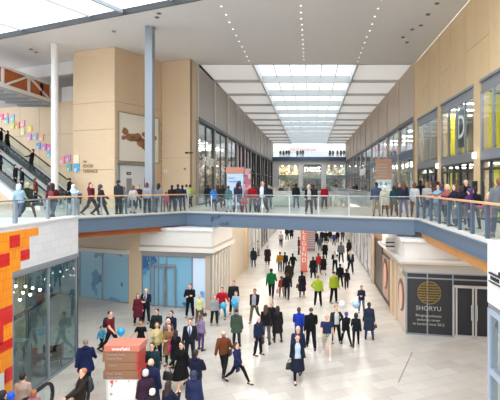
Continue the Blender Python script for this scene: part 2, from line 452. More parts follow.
for i, (a, b) in enumerate(bays):
    # sloped window head, the upper window, the transom band, the shop doors
    hd = MB().box(XR - 0.06, XR + 0.12, b, a, WT - 0.12, WT).box(XR + 0.05, XR + 0.25, b, a, WT - 0.6, WT - 0.12)
    struct(hd, 'trim_window_head_%d' % (i + 1), M_greyframe)
    shopfront((XR, a), (XR, b), 8.72, WT - 0.55, [0.25, 0.5, 0.75] if i else [0.3, 0.65], M_greyframe, [M_darkglass], 0.09, 0.14)
    struct(MB().box(XR - 0.03, XR + 0.25, b, a, 8.34, 8.74), 'trim_transom_%d' % (i + 1), M_greyframe)
    shopfront((XR, a), (XR, b), L1, 8.36, [0.2, 0.4, 0.6, 0.8] if i else [0.5], M_dark, [M_darkglass], 0.12, 0.16, rows=(7.9,))
# shop behind the right wall
inr = MB().box(13.2, 13.4, 4, 37, L1, CEIL).box(XR + 0.4, 13.2, 36.9, 37.1, L1, CEIL)
struct(inr, 'wall_shop_rear', principled('shop_grey', '8D867D', 0.8))
struct(MB().box(XR + 0.4, 13.2, 4, 37, 8.5, 8.7), 'ceiling_shop_lower', principled('shop_ceiling', 'B5B1AB', 0.7))
struct(MB().box(XR + 0.4, 13.2, 4, 37, 12.2, 12.4), 'ceiling_shop', principled('shop_ceiling', 'B5B1AB', 0.7))
struct(MB().box(XR + 0.0, 13.2, 4, 37, L1 - 0.25, L1), 'floor_shop', principled('shop_floor', '8C857C', 0.5))
for k, (px, X, w) in enumerate(((451.5, 9.3, .5), (465, 9.9, .4), (490, 9.0, .5), (497.5, 9.6, .45))):
    Y = X * F / (px - CX)
    t = thing('banner_panel', ['tall yellow panel beside the white letter in the second upper window bay', 'slim yellow panel behind the far side of the white letter', 'yellow panel just inside the last upper window bay',
               'second yellow panel at the picture edge in the last upper window bay'][k], 'panel', (X, Y, 8.72), .25, 'yellow panels in the upper windows')
    MB().box(-w / 2, w / 2, -.04, .04, 0, 3.1).build('board', M_yellow, t, bevel=.01)
    MB().box(-w / 2 - .03, w / 2 + .03, -.06, .06, 3.1, 3.18).build('top_rail', M_dark, t)
    MB().box(-w / 2, w / 2, -.15, .15, 0.0, 0.04).build('foot', M_dark, t)
for k, (px, X, w, hh) in enumerate(((446, 9.1, .3, 2.7), (453.5, 9.3, .45, 2.6), (486, 9.0, .3, 2.7), (497, 9.2, .5, 2.7))):
    Y = X * F / (px - CX)
    t = thing('screen_panel', ['narrow yellow screen inside the doors of the second shop bay', 'wider yellow screen with a dark lower part inside the second shop bay', 'narrow yellow screen inside the doors of the last shop bay',
               'wide yellow screen at the picture edge inside the last shop bay'][k], 'screen', (X, Y, L1), .25, 'yellow screens behind the shop doors')
    MB().box(-w / 2, w / 2, -.04, .04, .06 if k != 1 else 1.2, hh).build('board', M_yellow, t, bevel=.01)
    if k == 1: MB().box(-w / 2, w / 2, -.04, .04, .06, 1.19).build('lower_board', M_dark, t)
    MB().box(-w / 2, w / 2, -.2, .2, 0.0, 0.06).build('foot', M_dark, t)
lt = thing('letter_sign', 'white letter D on a dark disc in the upper window', 'sign', (XR + 0.35, 27.35, 10.4))
MB().cyl((0.05, 0, 0), (0.12, 0, 0), 1.15, n=32).build('disc', principled('disc_grey', '3A4044', 0.4), lt)
MB().bar((0.08, 0, 0.9), (0.08, 0, 1.3), 0.03).build('hanger', M_dark, lt)
dl = text('lettering', 'D', 1.9, (0.04, 0, 0), -PI / 2, emit('letter_added_glow', 'FFFFFF', .5), lt, 0.01)  # slight glow added so the letter reads white behind the glass
for k, (y, z) in enumerate([(34, 12.14), (31.5, 12.14), (29, 12.14), (26, 12.14), (21.5, 12.14), (19, 12.14), (34, 8.44), (29, 8.44), (26.5, 8.44), (21.5, 8.44), (19, 8.44)]):
    t = thing('strip_light', 'bright strip light on the shop ceiling behind the timber wall windows', 'light', (10.2, y, z), 0, 'strip lights inside the shop')
    MB().box(-1.2, 1.2, -0.16, 0.16, -0.08, 0.05).build('housing', M_white, t)
    MB().box(-1.15, 1.15, -0.12, 0.12, -0.1, -0.08).build('diffuser', M_shoplight, t)
for k, (y, z, lb) in enumerate(((30.45, 8.35, 'small white wall lamp on the first timber pier'), (23.55, 8.6, 'white box lamp on the timber pier before the last window'))):
    t = thing('wall_lamp', lb, 'lamp', (XR - 0.02, y, z))
    MB().box(-0.06, 0, -0.08, 0.08, -0.1, 0.1).build('bracket', M_greyframe, t)
    MB().box(-0.2, -0.06, -0.14, 0.14, -0.16, 0.16).build('lamp_shade', emit('lamp_white', 'FFFDF4', 1.0), t, bevel=0.03)
for y, lb in ((30.45, 'small dark speaker box on the first timber pier'), (23.55, 'dark speaker box below the white lamp on the timber pier')):
    t = thing('wall_speaker', lb, 'speaker', (XR - 0.02, y, 7.15))
    MB().box(-0.2, 0, -0.14, 0.14, -0.2, 0.2).build('body', M_black, t, bevel=0.02)
    MB().cyl((-0.21, 0, -0.05), (-0.2, 0, -0.05), 0.09).build('cone', M_dark, t)
# purple display between the first piers
t = thing('window_display', 'purple tangled flower display in the first shop bay', 'display', (XR + 0.7, 33.6, L1))
bl = MB(); random.seed(3)
for k in range(70):
    a = random.random() * 2 * PI; r = random.random() ** .5
    zz = 2.0 + 0.85 * r * math.sin(a); bl.ell((random.uniform(-.2, .2), 1.1 * r * math.cos(a), zz), (0.14, 0.14, 0.14), 7, 5, k % 3)
bl.build('flowers', [principled('purple_a', '7C3C8C', .7), principled('purple_b', 'B07BB8', .7), principled('purple_c', '5A2A6A', .7)], t, True)
MB().cyl((0, 0, 0), (0, 0, 1.3), 0.09).box(-.4, .4, -.5, .5, 0, .06).build('stand', M_dark, t)
t = thing('pendant_lamp', 'white pendant lamp above the purple display', 'lamp', (XR + 0.5, 35.6, 8.48))
MB().cyl((0, 0, 0), (0, 0, -0.25), 0.02).build('cord', M_dark, t); MB().cyl((0, 0, -0.5), (0, 0, -0.25), 0.4, 0.25, 18).build('lamp_shade', emit('lamp_white', 'FFFDF4', 1.0), t)

# ================================================================ CORRIDOR, UPPER STOREY
XL = -8.98
def corridor_wall(name, X, sgn, mats, W=6.72):
    mb = MB()
    mb.box(min(X, X - sgn * .3), max(X, X - sgn * .3), 37.8, 112, 12.45, CEIL + .3, 0)
    for i, y in enumerate(ys):
        mb.box(min(X - sgn * .2, X + sgn * .14), max(X - sgn * .2, X + sgn * .14), y - .1, y + .12, 12.2, CEIL + .2, 1)
        mb.box(min(X - sgn * .3, X + sgn * .1), max(X - sgn * .3, X + sgn * .1), y - .22, y + .22, L1, 12.2, 2)
    mb.box(min(X - sgn * .3, X + sgn * .18), max(X - sgn * .3, X + sgn * .18), 37.8, 112, 12.2, 12.5, 3)
    struct(mb, name, mats)
corridor_wall('wall_corridor_left', XL, 1, [M_taupe, principled('fin_pale', 'C9C5C0', .5), M_taupe, M_dark])
corridor_wall('wall_corridor_right', XR, -1, [M_taupe2, principled('fin_warm', 'CDBDA9', .5), M_taupe2, M_dark])
# left bays: two glazed, then lit fronts in pink, dark and white
shop_l = [('Mg', None), ('Mg', None), ('Mg', None), ('F4C9D6', 'E9A7BE'), ('E8DFE6', 'D98FA8'), ('3A3433', '6B5A50'), ('2E2A2A', '83644C'), ('D9D2CA', 'A9B48D'), ('3B3330', '8D7A66'), ('C9C2BA', '7C8A74'), ('6B5F58', 'A08A78')]
for i in range(11):
    y0, y1 = ys[i] + .22, ys[i] + 6.72 - .22
    c = shop_l[i]
    if c[0] == 'Mg':
        shopfront((XL, y0), (XL, y1), L1, 12.2, [0.5], M_dark, [M_shopglass], .1, .16, rows=(8.6,) if i == 2 else ())
    else:
        shopfront((XL, y0), (XL, y1), L1, 12.2, [0.5], M_dark, [blobs('shop_l%d' % i, c[0], [c[1], c[0], 'F4EEE6'], 0.9, .5, .3)], .12, .3, rows=(8.9,), inset=.25)
shop_r = ['Mg', 'Mg', 'Mg', 'Mg', ('8B7F76', '5D6B5C'), ('CFC6BC', '8A9C8C'), ('A08B78', 'D8CFC2'), ('7A6F68', 'C9B29C'), ('D4CBC2', '7D7068'), ('94867A', 'C0B6AA'), ('B7AB9E', '82766C')]
for i in range(11):
    y0, y1 = ys[i] + .22, ys[i] + 6.72 - .22
    c = shop_r[i]
    struct(MB().box(XR - .05, XR + .3, y0, y1, 9.35, 9.95), 'trim_band_%d' % (i + 1), M_bluedk)
    if c == 'Mg':
        shopfront((XR, y1), (XR, y0), 9.95, 12.2, [0.5], M_greyframe, [M_darkglass], .08, .14)
        shopfront((XR, y1), (XR, y0), L1, 9.35, [0.33, 0.66], M_greyframe, [M_shopglass], .1, .16, rows=(8.3,))
    else:
        mm = blobs('shop_r%d' % i, c[0], [c[1], c[0], 'EDE4DA'], 0.9, .5, .3)
        shopfront((XR, y1), (XR, y0), 9.95, 12.2, [0.5], M_greyframe, [M_darkglass], .08, .14)
        shopfront((XR, y1), (XR, y0), L1, 9.35, [0.5], M_greyframe, [mm], .12, .3, rows=(8.4,), inset=.25)
# rooms behind the glazed bays
goods = blobs('stocked_shelves', 'C9B7A4', ['8A6654', 'E3DAD0', 'A98C78', '6E5C54', 'CFC0B4'], 1.6, .42, .6)
struct(MB().box(-14.2, -14.0, 37.9, 58, L1, 12.4).box(-14, XL - .3, 57.7, 57.9, L1, 12.4).box(-14, XL - .35, 38.0, 38.2, L1, 12.4), 'wall_shop_interior_left', [goods])
struct(MB().box(-14, XL - .1, 38, 58, L1 - .2, L1 - .01), 'floor_shop_left', principled('shop_floor', '8C857C', 0.5))
struct(MB().box(-14, XL - .35, 38, 58, 12.4, 12.6), 'ceiling_shop_left', principled('shop_white', 'E3DFDA', .7))
struct(MB().box(13.0, 13.2, 37.2, 112, L1, 12.4).box(XR + .35, 13, 64.7, 64.9, L1, 12.4), 'wall_shop_interior_right', [blobs('stocked_dark', 'A69B90', ['5A5652', 'D9D2C8', '7D6A5C', '3E5A55'], 1.2, .45, .6)])
struct(MB().box(XR + .1, 13, 37.2, 65, L1 - .2, L1 - .01), 'floor_shop_right', principled('shop_floor', '8C857C', 0.5))
struct(MB().box(XR + .35, 13, 37.2, 65, 9.4, 9.6), 'ceiling_shop_middle', principled('shop_white', 'E3DFDA', .7))
struct(MB().box(XR + .35, 13, 37.2, 112, 12.4, 12.6), 'ceiling_shop_right', principled('shop_white', 'E3DFDA', .7))
for k in range(6):
    t = thing('strip_light', 'white strip light hanging inside the lettered shop window', 'light', (-11.5, 39.8 + k * 3.2, 11.2), 0, 'strip lights behind the lettered window')
    MB().box(-1.6, 1.6, -.14, .14, -.08, .05).bar((-1.2, 0, .05), (-1.2, 0, 1.19), .03).bar((1.2, 0, .05), (1.2, 0, 1.19), .03).build('housing', M_white, t)
    MB().box(-1.55, 1.55, -.12, .12, -.1, -.08).build('diffuser', M_softlight, t)
for k in range(5):
    for z in (9.3, 12.3):
        t = thing('strip_light', 'strip light inside the dim shop along the far corridor wall', 'light', (10.6, 40.5 + k * 5.2, z + .01), 0, 'strip lights in the corridor shop')
        MB().box(-1.4, 1.4, -.14, .14, -.06, .08).build('housing', M_white, t)
        MB().box(-1.35, 1.35, -.12, .12, -.08, -.06).build('diffuser', M_shoplight, t)
# clothes rails in the lettered shop
for k in range(8):
    yy = 39.2 + k * 2.1; xx = -9.75 - (k % 2) * .9
    t = thing('clothes_rail', 'steel rail of hanging clothes behind the lettered shop window', 'clothes rail', (xx, yy, L1), 0, 'clothes rails in the lettered shop')
    MB().bar((0, -.7, 0), (0, -.7, 1.6), .04).bar((0, .7, 0), (0, .7, 1.6), .04).bar((0, -.72, 1.6), (0, .72, 1.6), .04).bar((-.25, -.7, .03), (.25, -.7, .03), .05).bar((-.25, .7, .03), (.25, .7, .03), .05).build('rail_frame', M_steel, t)
    for j in range(6):
        cl = ['B5654A', 'E8DCD0', '6E4A3C', 'C98F6E', '3C3A44', 'A5483E', 'D8C0A8'][(k * 3 + j) % 7]
        g = MB(); y = -.55 + j * .22
        g.loft([(0, y, .62 + .1 * (j % 3), .2, .06), (0, y, 1.1, .19, .05), (0, y, 1.42, .2, .05), (0, y, 1.52, .06, .03)], 10); g.bar((0, y, 1.5), (0, y, 1.62), .015)
        g.build('garment', fabric(cl), t, True)
sg = thing('window_lettering', 'large white two-line lettering on the first corridor shop window', 'sign', (XL - .03, 38.2, 9.8), 0)
M_sw = principled('letter_white', 'F4F6F8', .4)
text('lettering', 'ALL', 1.1, (0.06, 2.2, 0.7), PI / 2, M_sw, sg, .02, offs=-.03); text('lettering', 'PERFORM', 1.15, (0.06, 4.4, -.7), PI / 2, M_sw, sg, .02, offs=-.03)
sg = thing('shop_sign', 'white shop name lettering high along the corridor shop wall', 'sign', (XR - .12, 74, 8.9))
M_sgn = principled('sign_white', 'F7F7F5', 0.4)
text('lettering', 'Superdry', 2.2, (-.1, 0, .3), -PI / 2, M_sgn, sg, .06)
MB().box(-.05, .05, -7, 7, -1.1, -1.0).build('bracket', M_greyframe, sg)

# ================================================================ FAR END OF THE CORRIDOR
YE = 112.0
far = MB()
for x0, x1 in ((-8.98, -7.6), (-2.9, -1.9), (2.4, 3.5), (8.0, 9.6)): far.box(x0, x1, YE, YE + .6, L1, 12.8)
far.box(-9, 9.6, YE + .02, YE + .5, 11.6, 12.8)
struct(far, 'wall_far', M_white)
struct(MB().box(-9, 8.3, YE - .6, YE + 9, 12.6, 13.5), 'floor_second', M_bluedk)
struct(MB().box(-12, 14, YE + 9, YE + 9.3, L1, 24), 'wall_far_rear', M_white)
struct(MB().box(-10, 10, YE, YE + .4, 0, L1 - .28), 'wall_far_lower', M_white)
fs = [(-7.6, -2.9, ['C9B79C', '8A7358', 'EFE6D6']), (-1.9, 2.4, ['6E6A68', '3C3C44', 'A59A90']), (3.5, 8.0, ['A9786C', '7DB8AE', 'D9CFC2'])]
for i, (a, b, cs) in enumerate(fs):
    shopfront((a, YE + .3), (b, YE + .3), L1, 11.6, [.33, .66], M_greyframe, [M_glass], .1, .14, rows=(8.4,))
    struct(MB().box(a, b, YE + 4.5, YE + 4.7, L1, 11.6), 'wall_far_shop_%d' % (i + 1), [blobs('far_goods_%d' % i, cs[0], cs, 1.0, .45, .6)])
    struct(MB().box(a, b, YE + .5, YE + 4.5, 8.5, 9.3), 'trim_far_band_%d' % (i + 1), principled('far_band', 'E9D9B8' if i < 2 else 'F0EEEA', .5) if i < 2 else M_white)
    for j in range(3):
        t = thing('strip_light', 'strip light in the shops closing the far end of the corridor', 'light', (a + (j + .5) * (b - a) / 3, YE + 2.2, 11.53), 0, 'strip lights in the far shops')
        MB().box(-.1, .1, -1.6, 1.6, -.05, .06).build('housing', M_white, t); MB().box(-.08, .08, -1.5, 1.5, -.07, -.05).build('diffuser', M_softlight, t)
struct(MB().box(-8, 8.2, YE + .5, YE + 9, 11.6, 11.75), 'ceiling_far', M_white)
sg = thing('shop_sign', 'glowing white next lettering over the far shop entrance', 'sign', (0.3, YE - .1, 11.0))
text('lettering', 'next', 2.1, (0, 0, -.2), 0, emit('sign_glow', 'FFFFFF', 1.3), sg, .08, offs=.03)
MB().box(-1.9, 1.9, .08, .2, -.7, .75).build('backing', principled('next_back', '6A6660', .6), sg)
sg = thing('shop_sign', 'pale red lettering on the white upper terrace wall', 'sign', (-2.0, YE + 8.9, 15.9))
text('lettering', 'BRITANNIA', 1.3, (0, 0, 0), 0, principled('pale_red', 'D9A3A8', .5), sg, .04)

# ================================================================ SOFFIT DOWNLIGHTS
k = 0
for X, y0, y1, st in ((-4.75, 25.5, 37.2, 1.25), (-.55, 22.4, 37.2, 1.0), (3.6, 20.8, 37.2, 1.25)):
    y = y0
    nm = {-4.75: 'row nearest the lettered shop', -.55: 'middle row', 3.6: 'row nearest the timber wall'}[X]
    while y < y1:
        t = thing('downlight', 'tiny recessed downlight in the soffit, ' + nm, 'downlight', (X + random.uniform(-.02, .02), y, CEIL), 0, 'soffit downlights, ' + nm)
        MB().cyl((0, 0, -.02), (0, 0, .03), .07, n=14).build('rim', M_white, t); MB().cyl((0, 0, -.025), (0, 0, -.018), .038, n=12).build('lens', M_downlight, t)
        y += st
for k, (px, py) in enumerate(((403, 37), (407, 42), (412, 29), (421, 25), (428, 14), (437, 3), (159, 13), (31, 49), (36, 52), (157, 17), (114, 31))):
    p = G(px, py, CEIL)
    t = thing('ceiling_spot', ['small dark spotlight in the soffit above the timber wall', 'small dark spotlight in the soffit near the roof edge'][k > 5], 'spotlight', p, 0, ['soffit spots above the timber wall', 'soffit spots near the roof edge'][k > 5])
    MB().cyl((0, 0, -.05), (0, 0, .02), .13, n=14).build('rim', M_greyframe, t); MB().cyl((0, 0, -.06), (0, 0, -.045), .09, n=12).build('lens', M_dark, t)

# unseen lamps, added under the first floor to brighten the lower mall
def add_fill_lamp(x, y, lab, grp, power):
    t = thing('ceiling_lamp', lab, 'fill lamp', (x, y, L1 - .28), 0, grp)
    MB().cyl((0, 0, -.05), (0, 0, -.002), .12, n=16).build('rim', M_white, t); MB().cyl((0, 0, -.06), (0, 0, -.045), .09, n=14).build('lens', M_downlight, t)
    ld = bpy.data.lights.new('lamp_light', 'AREA'); ld.shape = 'DISK'; ld.size = .18; ld.energy = power; ld.color = (1, .96, .9)
    lo = bpy.data.objects.new('lamp_light', ld); C.objects.link(lo); lo.parent = t; lo.location = (0, 0, -.07)
for i in range(14):
    add_fill_lamp(-5.05, 38.5 + i * 5, 'added round fill lamp under the gallery edge above the pale lower shopfronts', 'added fill lamps under the lettered-shop gallery', 48)
    add_fill_lamp(4.42, 38.5 + i * 5, 'added round fill lamp under the gallery edge above the lower shops by the dark window', 'added fill lamps under the opposite gallery', 48)
for i in range(3):
    for j in range(3): add_fill_lamp(-3.4 + i * 3.2, 28.6 + j * 2.8, 'added round fill lamp under the deck of the footbridge', 'added fill lamps under the footbridge', 45)
# ================================================================ EDGE BEAMS OF THE FIRST FLOOR
def edge_beam(label, pts, z0, z1, joints=()):
    t = thing('edge_beam', label, 'beam', (pts[0][0], pts[0][1], z0))
    o = Vector((pts[0][0], pts[0][1]))
    for i in range(len(pts) - 1):
        p, q = Vector(pts[i]) - o, Vector(pts[i + 1]) - o
        dv = (q - p).normalized(); ov = Vector((dv.y, -dv.x)) * .04
        MB().seg(p + ov, q + ov, 0.2, 0, z1 - z0).build('web', M_blue, t)
        MB().seg(p + ov, q + ov, -0.05, 0.002, .06).seg(p + ov, q + ov, -0.05, z1 - z0 - .05, z1 - z0 - .002).build('flange', M_blue, t)
    return t
NL = [(-12.6, 23.1), tuple(CC), tuple(A)]
bb = edge_beam('slate blue steel edge beam under the glass rail of the footbridge', [tuple(A), tuple(B)], 4.71, 5.45)
d = (B - A).normalized(); pb = d * 1.75
br = MB(); br.bar((pb.x, pb.y - .12, .62), (pb.x + .55, pb.y - .36, .62), .1, .12).bar((pb.x + .05, pb.y - .12, .62), (pb.x + .05, pb.y - .12, .3), .12, .12).bar((pb.x + .6, pb.y - .36, .22), (pb.x + 1.1, pb.y - .58, .22), .1, .12)
br.build('bracket', M_bluedk, bb)
edge_beam('slate blue steel edge beam under the timber handrail beside the white tiled shop', NL, 4.75, 5.45)
edge_beam('slate blue steel edge beam under the gallery by the timber wall', [tuple(B), (5.2, 22.6), (5.2, 11.75)], 4.92, 5.45)
t = thing('timber_soffit', 'orange timber lining under the gallery beam above the black shopfront', 'timber lining', (5.45, 11.75, 4.4))
MB().prism([(0, 0), (.25, 0), (.25, 11.4), (-.1, 11.4)], .12, .55).build('fascia', M_timber, t)
MB().prism([(0, 0), (2.6, 0), (2.6, 11.2), (0, 11.2)], .05, .12).build('board', M_timber, t)
t = thing('timber_soffit', 'brown timber lining under the beam beside the white tiled shop', 'timber lining', (CC.x, CC.y, 4.4))
q = A - CC; MB().seg((-.25, .25), (q.x, q.y + .35), .25, 0.05, .36).build('fascia', M_rust, t)
# white edge of the deck
kb = MB()
for pts in (NL, [tuple(A), tuple(B), (5.2, 22.6), (5.2, 11.75)]):
    for i in range(len(pts) - 1): kb.seg(pts[i], pts[i + 1], .18, 5.45, 5.56)
struct(kb, 'trim_deck_kerb', M_stoneband)

# ================================================================ BALUSTRADES
def balustrade(label, pts, z, h, n_posts, rail_mat, post_mat, rail_r=.04, inset=.12, post_w=.05, flat=False, group=None, gm=None):
    o = Vector((pts[0][0], pts[0][1]))
    t = thing('balustrade', label, 'balustrade', (o.x, o.y, z), 0, group)
    P = [Vector(p) - o for p in pts]
    for i in range(len(P) - 1):
        p, q = P[i], P[i + 1]; d = (q - p); L = d.length; u = d / L; nn = Vector((-u.y, u.x)) * inset
        a, b = p + nn, q + nn
        rm = MB()
        if flat: rm.bar((a.x, a.y, h), (b.x, b.y, h), .16, .07)
        else: rm.cyl((a.x, a.y, h), (b.x, b.y, h), rail_r, n=10)
        rm.build('handrail', rail_mat, t, smooth=not flat, bevel=.015 if flat else 0)
        n = max(1, round(n_posts * L / sum((P[j + 1] - P[j]).length for j in range(len(P) - 1))))
        for k in range(n + 1):
            c = a + u * (L * k / n)
            if k < n:
                e = a + u * (L * (k + 1) / n)
                s0, s1 = c + u * .05, e - u * .05
                MB().seg(s0, s1, .02, .08, h - .08).build('glass_panel', gm or M_balus, t)
            if k < n or i == len(P) - 2:
                pm = MB(); pm.bar((c.x, c.y, 0), (c.x, c.y, h - .02), post_w, post_w * 1.6); pm.bar((c.x, c.y, 0), (c.x, c.y, .04), .16, .16)
                pm.build('post', post_mat, t)
    return t
balustrade('glass balustrade with a slim steel rail along the front of the footbridge', [tuple(A), tuple(B)], 5.5, 1.07, 8, M_steel, M_steel, .03)
balustrade('glass balustrade with pale timber handrail on the canted gallery edge by the grey column', [(-12.6, 23.1), tuple(CC), tuple(A)], 5.5, 1.07, 4, M_rail, M_greysteel, flat=True)
balustrade('glass balustrade with broad timber handrail and dark posts by the timber wall', [tuple(B), (5.2, 22.6), (5.2, 11.75)], 5.5, 1.12, 9, M_rail, M_bluedk, flat=True, post_w=.1)
balustrade('glass balustrade standing on the white tiled shop fascia', [(-9.72, 4), (-9.72, 19.7)], 5.83, .82, 8, M_steel, M_greysteel, .025, inset=.0, post_w=.09)
balustrade('glass balustrade guarding the corridor opening behind the footbridge crowd', [(4.2, 35.3), (-4.5, 35.3)], 5.5, 1.1, 6, M_steel, M_steel, .03)
balustrade('glass balustrade along the corridor opening on the lettered shop side', [(-4.55, 35.6), (-4.55, 103)], 5.5, 1.1, 24, M_steel, M_steel, .03)
balustrade('glass balustrade along the corridor opening opposite the lettered shop', [(4.25, 103), (4.25, 35.6)], 5.5, 1.1, 24, M_steel, M_steel, .03)
balustrade('pale glass balustrade of the upper terrace above the far shops', [(-9, YE - .55), (8.2, YE - .55)], 13.5, 1.1, 8, M_steel, M_steel, .03)
balustrade('glass balustrade on the ledge at the end of the corridor opening', [(-4.5, 104.1), (4.2, 104.1)], 5.5, 1.1, 5, M_steel, M_steel, .03)

# ================================================================ COLUMNS
def column(label, x, y, z0, z1, r, mat, capm, rect=None):
    t = thing('column', label, 'column', (x, y, z0))
    mb = MB()
    if rect: mb.box(-rect[0] / 2, rect[0] / 2, -rect[1] / 2, rect[1] / 2, 0, z1 - z0)
    else: mb.cyl((0, 0, 0), (0, 0, z1 - z0), r, n=28)
    mb.build('shaft', mat, t, smooth=False, bevel=.03 if rect else 0)
    MB().cyl((0, 0, 0), (0, 0, .12), r * 1.15, n=28).build('base_collar', capm, t)
    MB().cyl((0, 0, z1 - z0 - .1), (0, 0, z1 - z0 - .002), r * 1.1, n=28).build('top_collar', capm, t)
column('tall white column rising past the timber footbridge and escalator', -17.3, 32.4, L1, CEIL, .22, M_white, M_white)
column('tall grey steel column in front of the map artwork', -9.7, 28.9, L1, CEIL, .27, M_greysteel, M_greysteel, (.46, .5))

# ================================================================ WHITE AND ORANGE TILED SHOP, left foreground
XS = -9.58
fz = MB().box(XS - .35, XS, 3, 19.75, 4.36, 5.83).box(-12.6, XS - .36, 19.45, 19.74, 4.36, 5.83)
struct(fz, 'wall_tiled_fascia', M_tile_w)
struct(MB().box(XS - .45, XS + .05, 3, 19.8, 5.83, 5.9), 'trim_fascia_cap', M_white)
struct(MB().box(XS - .3, XS + .03, 15.4, 19.75, 4.2, 4.37).box(-12.6, XS - .31, 19.5, 19.78, 4.2, 4.37), 'trim_fascia_channel', M_greyframe)
struct(MB().box(XS - .35, XS, 3, 15.4, 0, 4.36), 'wall_tiled_pier', M_tile_w)
def yx(px): return XS * F / (px - CX)
def zz(px, py): return EYE - (py - CY) / F * yx(px)
org = MB(); red = MB()
# stepped orange patch in whole tiles: (y from, y to, z from, z to)
for (y0, y1, z0, z1) in ((3, 16.85, 5.42, 5.68), (3, 16.3, 5.03, 5.42), (3, 15.8, 4.36, 5.03), (3, 15.36, 1.35, 4.36)):
    org.box(XS, XS + .02, y0, y1, z0, z1)
for (y0, y1, z0, z1) in ((15.22, 15.75, 5.15, 5.55), (13.0, 15.22, 4.62, 5.03), (15.8, 16.3, 4.66, 5.0), (13, 15.36, 2.8, 3.35), (13, 14.9, 2.25, 2.8), (13, 15.36, 1.98, 2.3), (15.0, 15.36, .95, 1.4)):
    red.box(XS, XS + .03, y0, y1, z0, z1)
struct(org, 'trim_orange_tiles', M_tile_o); struct(red, 'trim_red_tiles', M_tile_r)
struct(MB().box(XS, XS + .022, 15.0, 15.36, .55, 1.35), 'trim_orange_tiles_low', M_tile_o)
M_teal = glass('teal_shop_glass', 'E0ECED', 0.055)
shopfront((XS, 15.4), (XS, 19.75), 0.02, 4.22, [.5], M_greyframe, [M_teal], .07, .12)
shopfront((XS, 19.75), (-11.6, 19.75), 0.02, 4.22, [], M_greyframe, [M_teal], .06, .1)
struct(MB().box(-20, -11.6, 19.6, 19.85, 0, L1 - .28).box(-16.2, -16, 3, 19.6, 0, L1 - .28), 'wall_cafe_rear', [blobs('cafe_wall', 'BCC2BE', ['8A7C70', '9FB2B6', 'D0C6B4'], .7, .5, .6)])
struct(MB().box(-16, XS - .4, 3, 19.6, 4.3, 4.4), 'ceiling_cafe', principled('cafe_ceiling', 'B4B8B6', .7))
struct(MB().box(-16, -11.9, 12, 19.6, 2.5, 2.7), 'floor_cafe_mezzanine', principled('cafe_slab', 'C9CBC8', .6))
struct(MB().box(-11.95, -11.6, 18.6, 19.5, 0, 4.3), 'wall_cafe_pier', M_beige)
balustrade('glass balustrade on the upper deck inside the tiled shop', [(-11.85, 12.5), (-11.85, 18.5)], 2.7, .95, 4, M_dark, M_dark, .03, inset=.05)
tr = thing('hanging_beam', 'dark slanting light track hung inside the tiled shop window', 'light track', (-10.6, 17.9, 2.5))
MB().bar((-.2, -2.0, -.35), (.2, 1.6, .25), .12, .1).build('track', M_dark, tr)
MB().bar((-.1, -1.2, -.2), (-.1, -1.2, 1.8), .02).bar((.1, .9, .15), (.1, .9, 1.8), .02).build('hanger', M_dark, tr)
M_bulb = emit('bulb', 'FFEBC4', 18.0)
random.seed(5)
for k in range(16):
    x = -11.3 + (k % 3) * .55; y = 15.9 + (k // 3) * .62 + (k % 3) * .15; z = 3.15 + .18 * ((k * 7) % 5) / 5
    t = thing('pendant_lamp', 'small glowing bulb pendant inside the tiled shop window', 'pendant lamp', (x, y, z), 0, 'bulb pendants in the tiled shop')
    MB().cyl((0, 0, .1), (0, 0, 4.3 - z), .008, n=5).build('cord', M_dark, t)
    MB().cyl((0, 0, .04), (0, 0, .12), .03, n=8).build('cap', M_dark, t)
    MB().ell((0, 0, 0), (.042, .042, .055), 10, 7).build('bulb', M_bulb, t, True)
def lounge_chair(label, x, y, rz, col, z=0.0):
    t = thing('lounge_chair', label, 'chair', (x, y, z), rz); t.scale = (.85, .85, .82)
    m = fabric(col)
    MB().box(-.36, .36, -.34, .34, .34, .48).build('seat', m, t, bevel=.04)
    bk = MB()
    for i in range(7):
        a = -1.5 + i * .5; a2 = a + .5
        bk.bar((.4 * math.sin(a), .36 * math.cos(a) , .78), (.4 * math.sin(a2), .36 * math.cos(a2), .78), .08, .62)
    bk.build('backrest', m, t, bevel=.02)
    for sx in (-1, 1):
        for sy in (-1, 1): MB().cyl((sx * .28, sy * .26, 0), (sx * .24, sy * .22, .36), .018, .025, 8).build('leg', M_dark, t)
lounge_chair('rust orange tub chair behind the shop glass', -10.85, 18.75, 2.6, 'B5653A', 0)
lounge_chair('dark brown tub chair behind the shop glass', -10.2, 19.0, -2.4, '4A342C', 0)
t = thing('cafe_table', 'small round table between the tub chairs behind the shop glass', 'table', (-10.15, 18.1, 0))
MB().cyl((0, 0, .68), (0, 0, .72), .34, n=24).build('tabletop', M_dark, t); MB().cyl((0, 0, .02), (0, 0, .68), .03).build('stem', M_steel, t); MB().cyl((0, 0, 0), (0, 0, .03), .24, n=20).build('base', M_steel, t)
for k, (x, y, z0) in enumerate(((-10.4, 16.2, 0), (-11.2, 16.6, 0), (-10.6, 17.3, 0))):
    t = thing('display_shelf', ['pale display shelving nearest the orange tiles behind the shop glass', 'second display shelving set back behind the shop glass', 'display shelving in front of the rust tub chair'][k], 'shelf', (x, y, z0))
    fm = MB(); fm.box(-.4, -.36, -.2, .2, 0, 1.6).box(.36, .4, -.2, .2, 0, 1.6); fm.build('side_panel', M_greyframe, t)
    for j in range(5): MB().box(-.36, .36, -.2, .2, .1 + j * .36, .13 + j * .36).build('shelf', principled('shelf_pale', 'B9C4C4', .5), t)

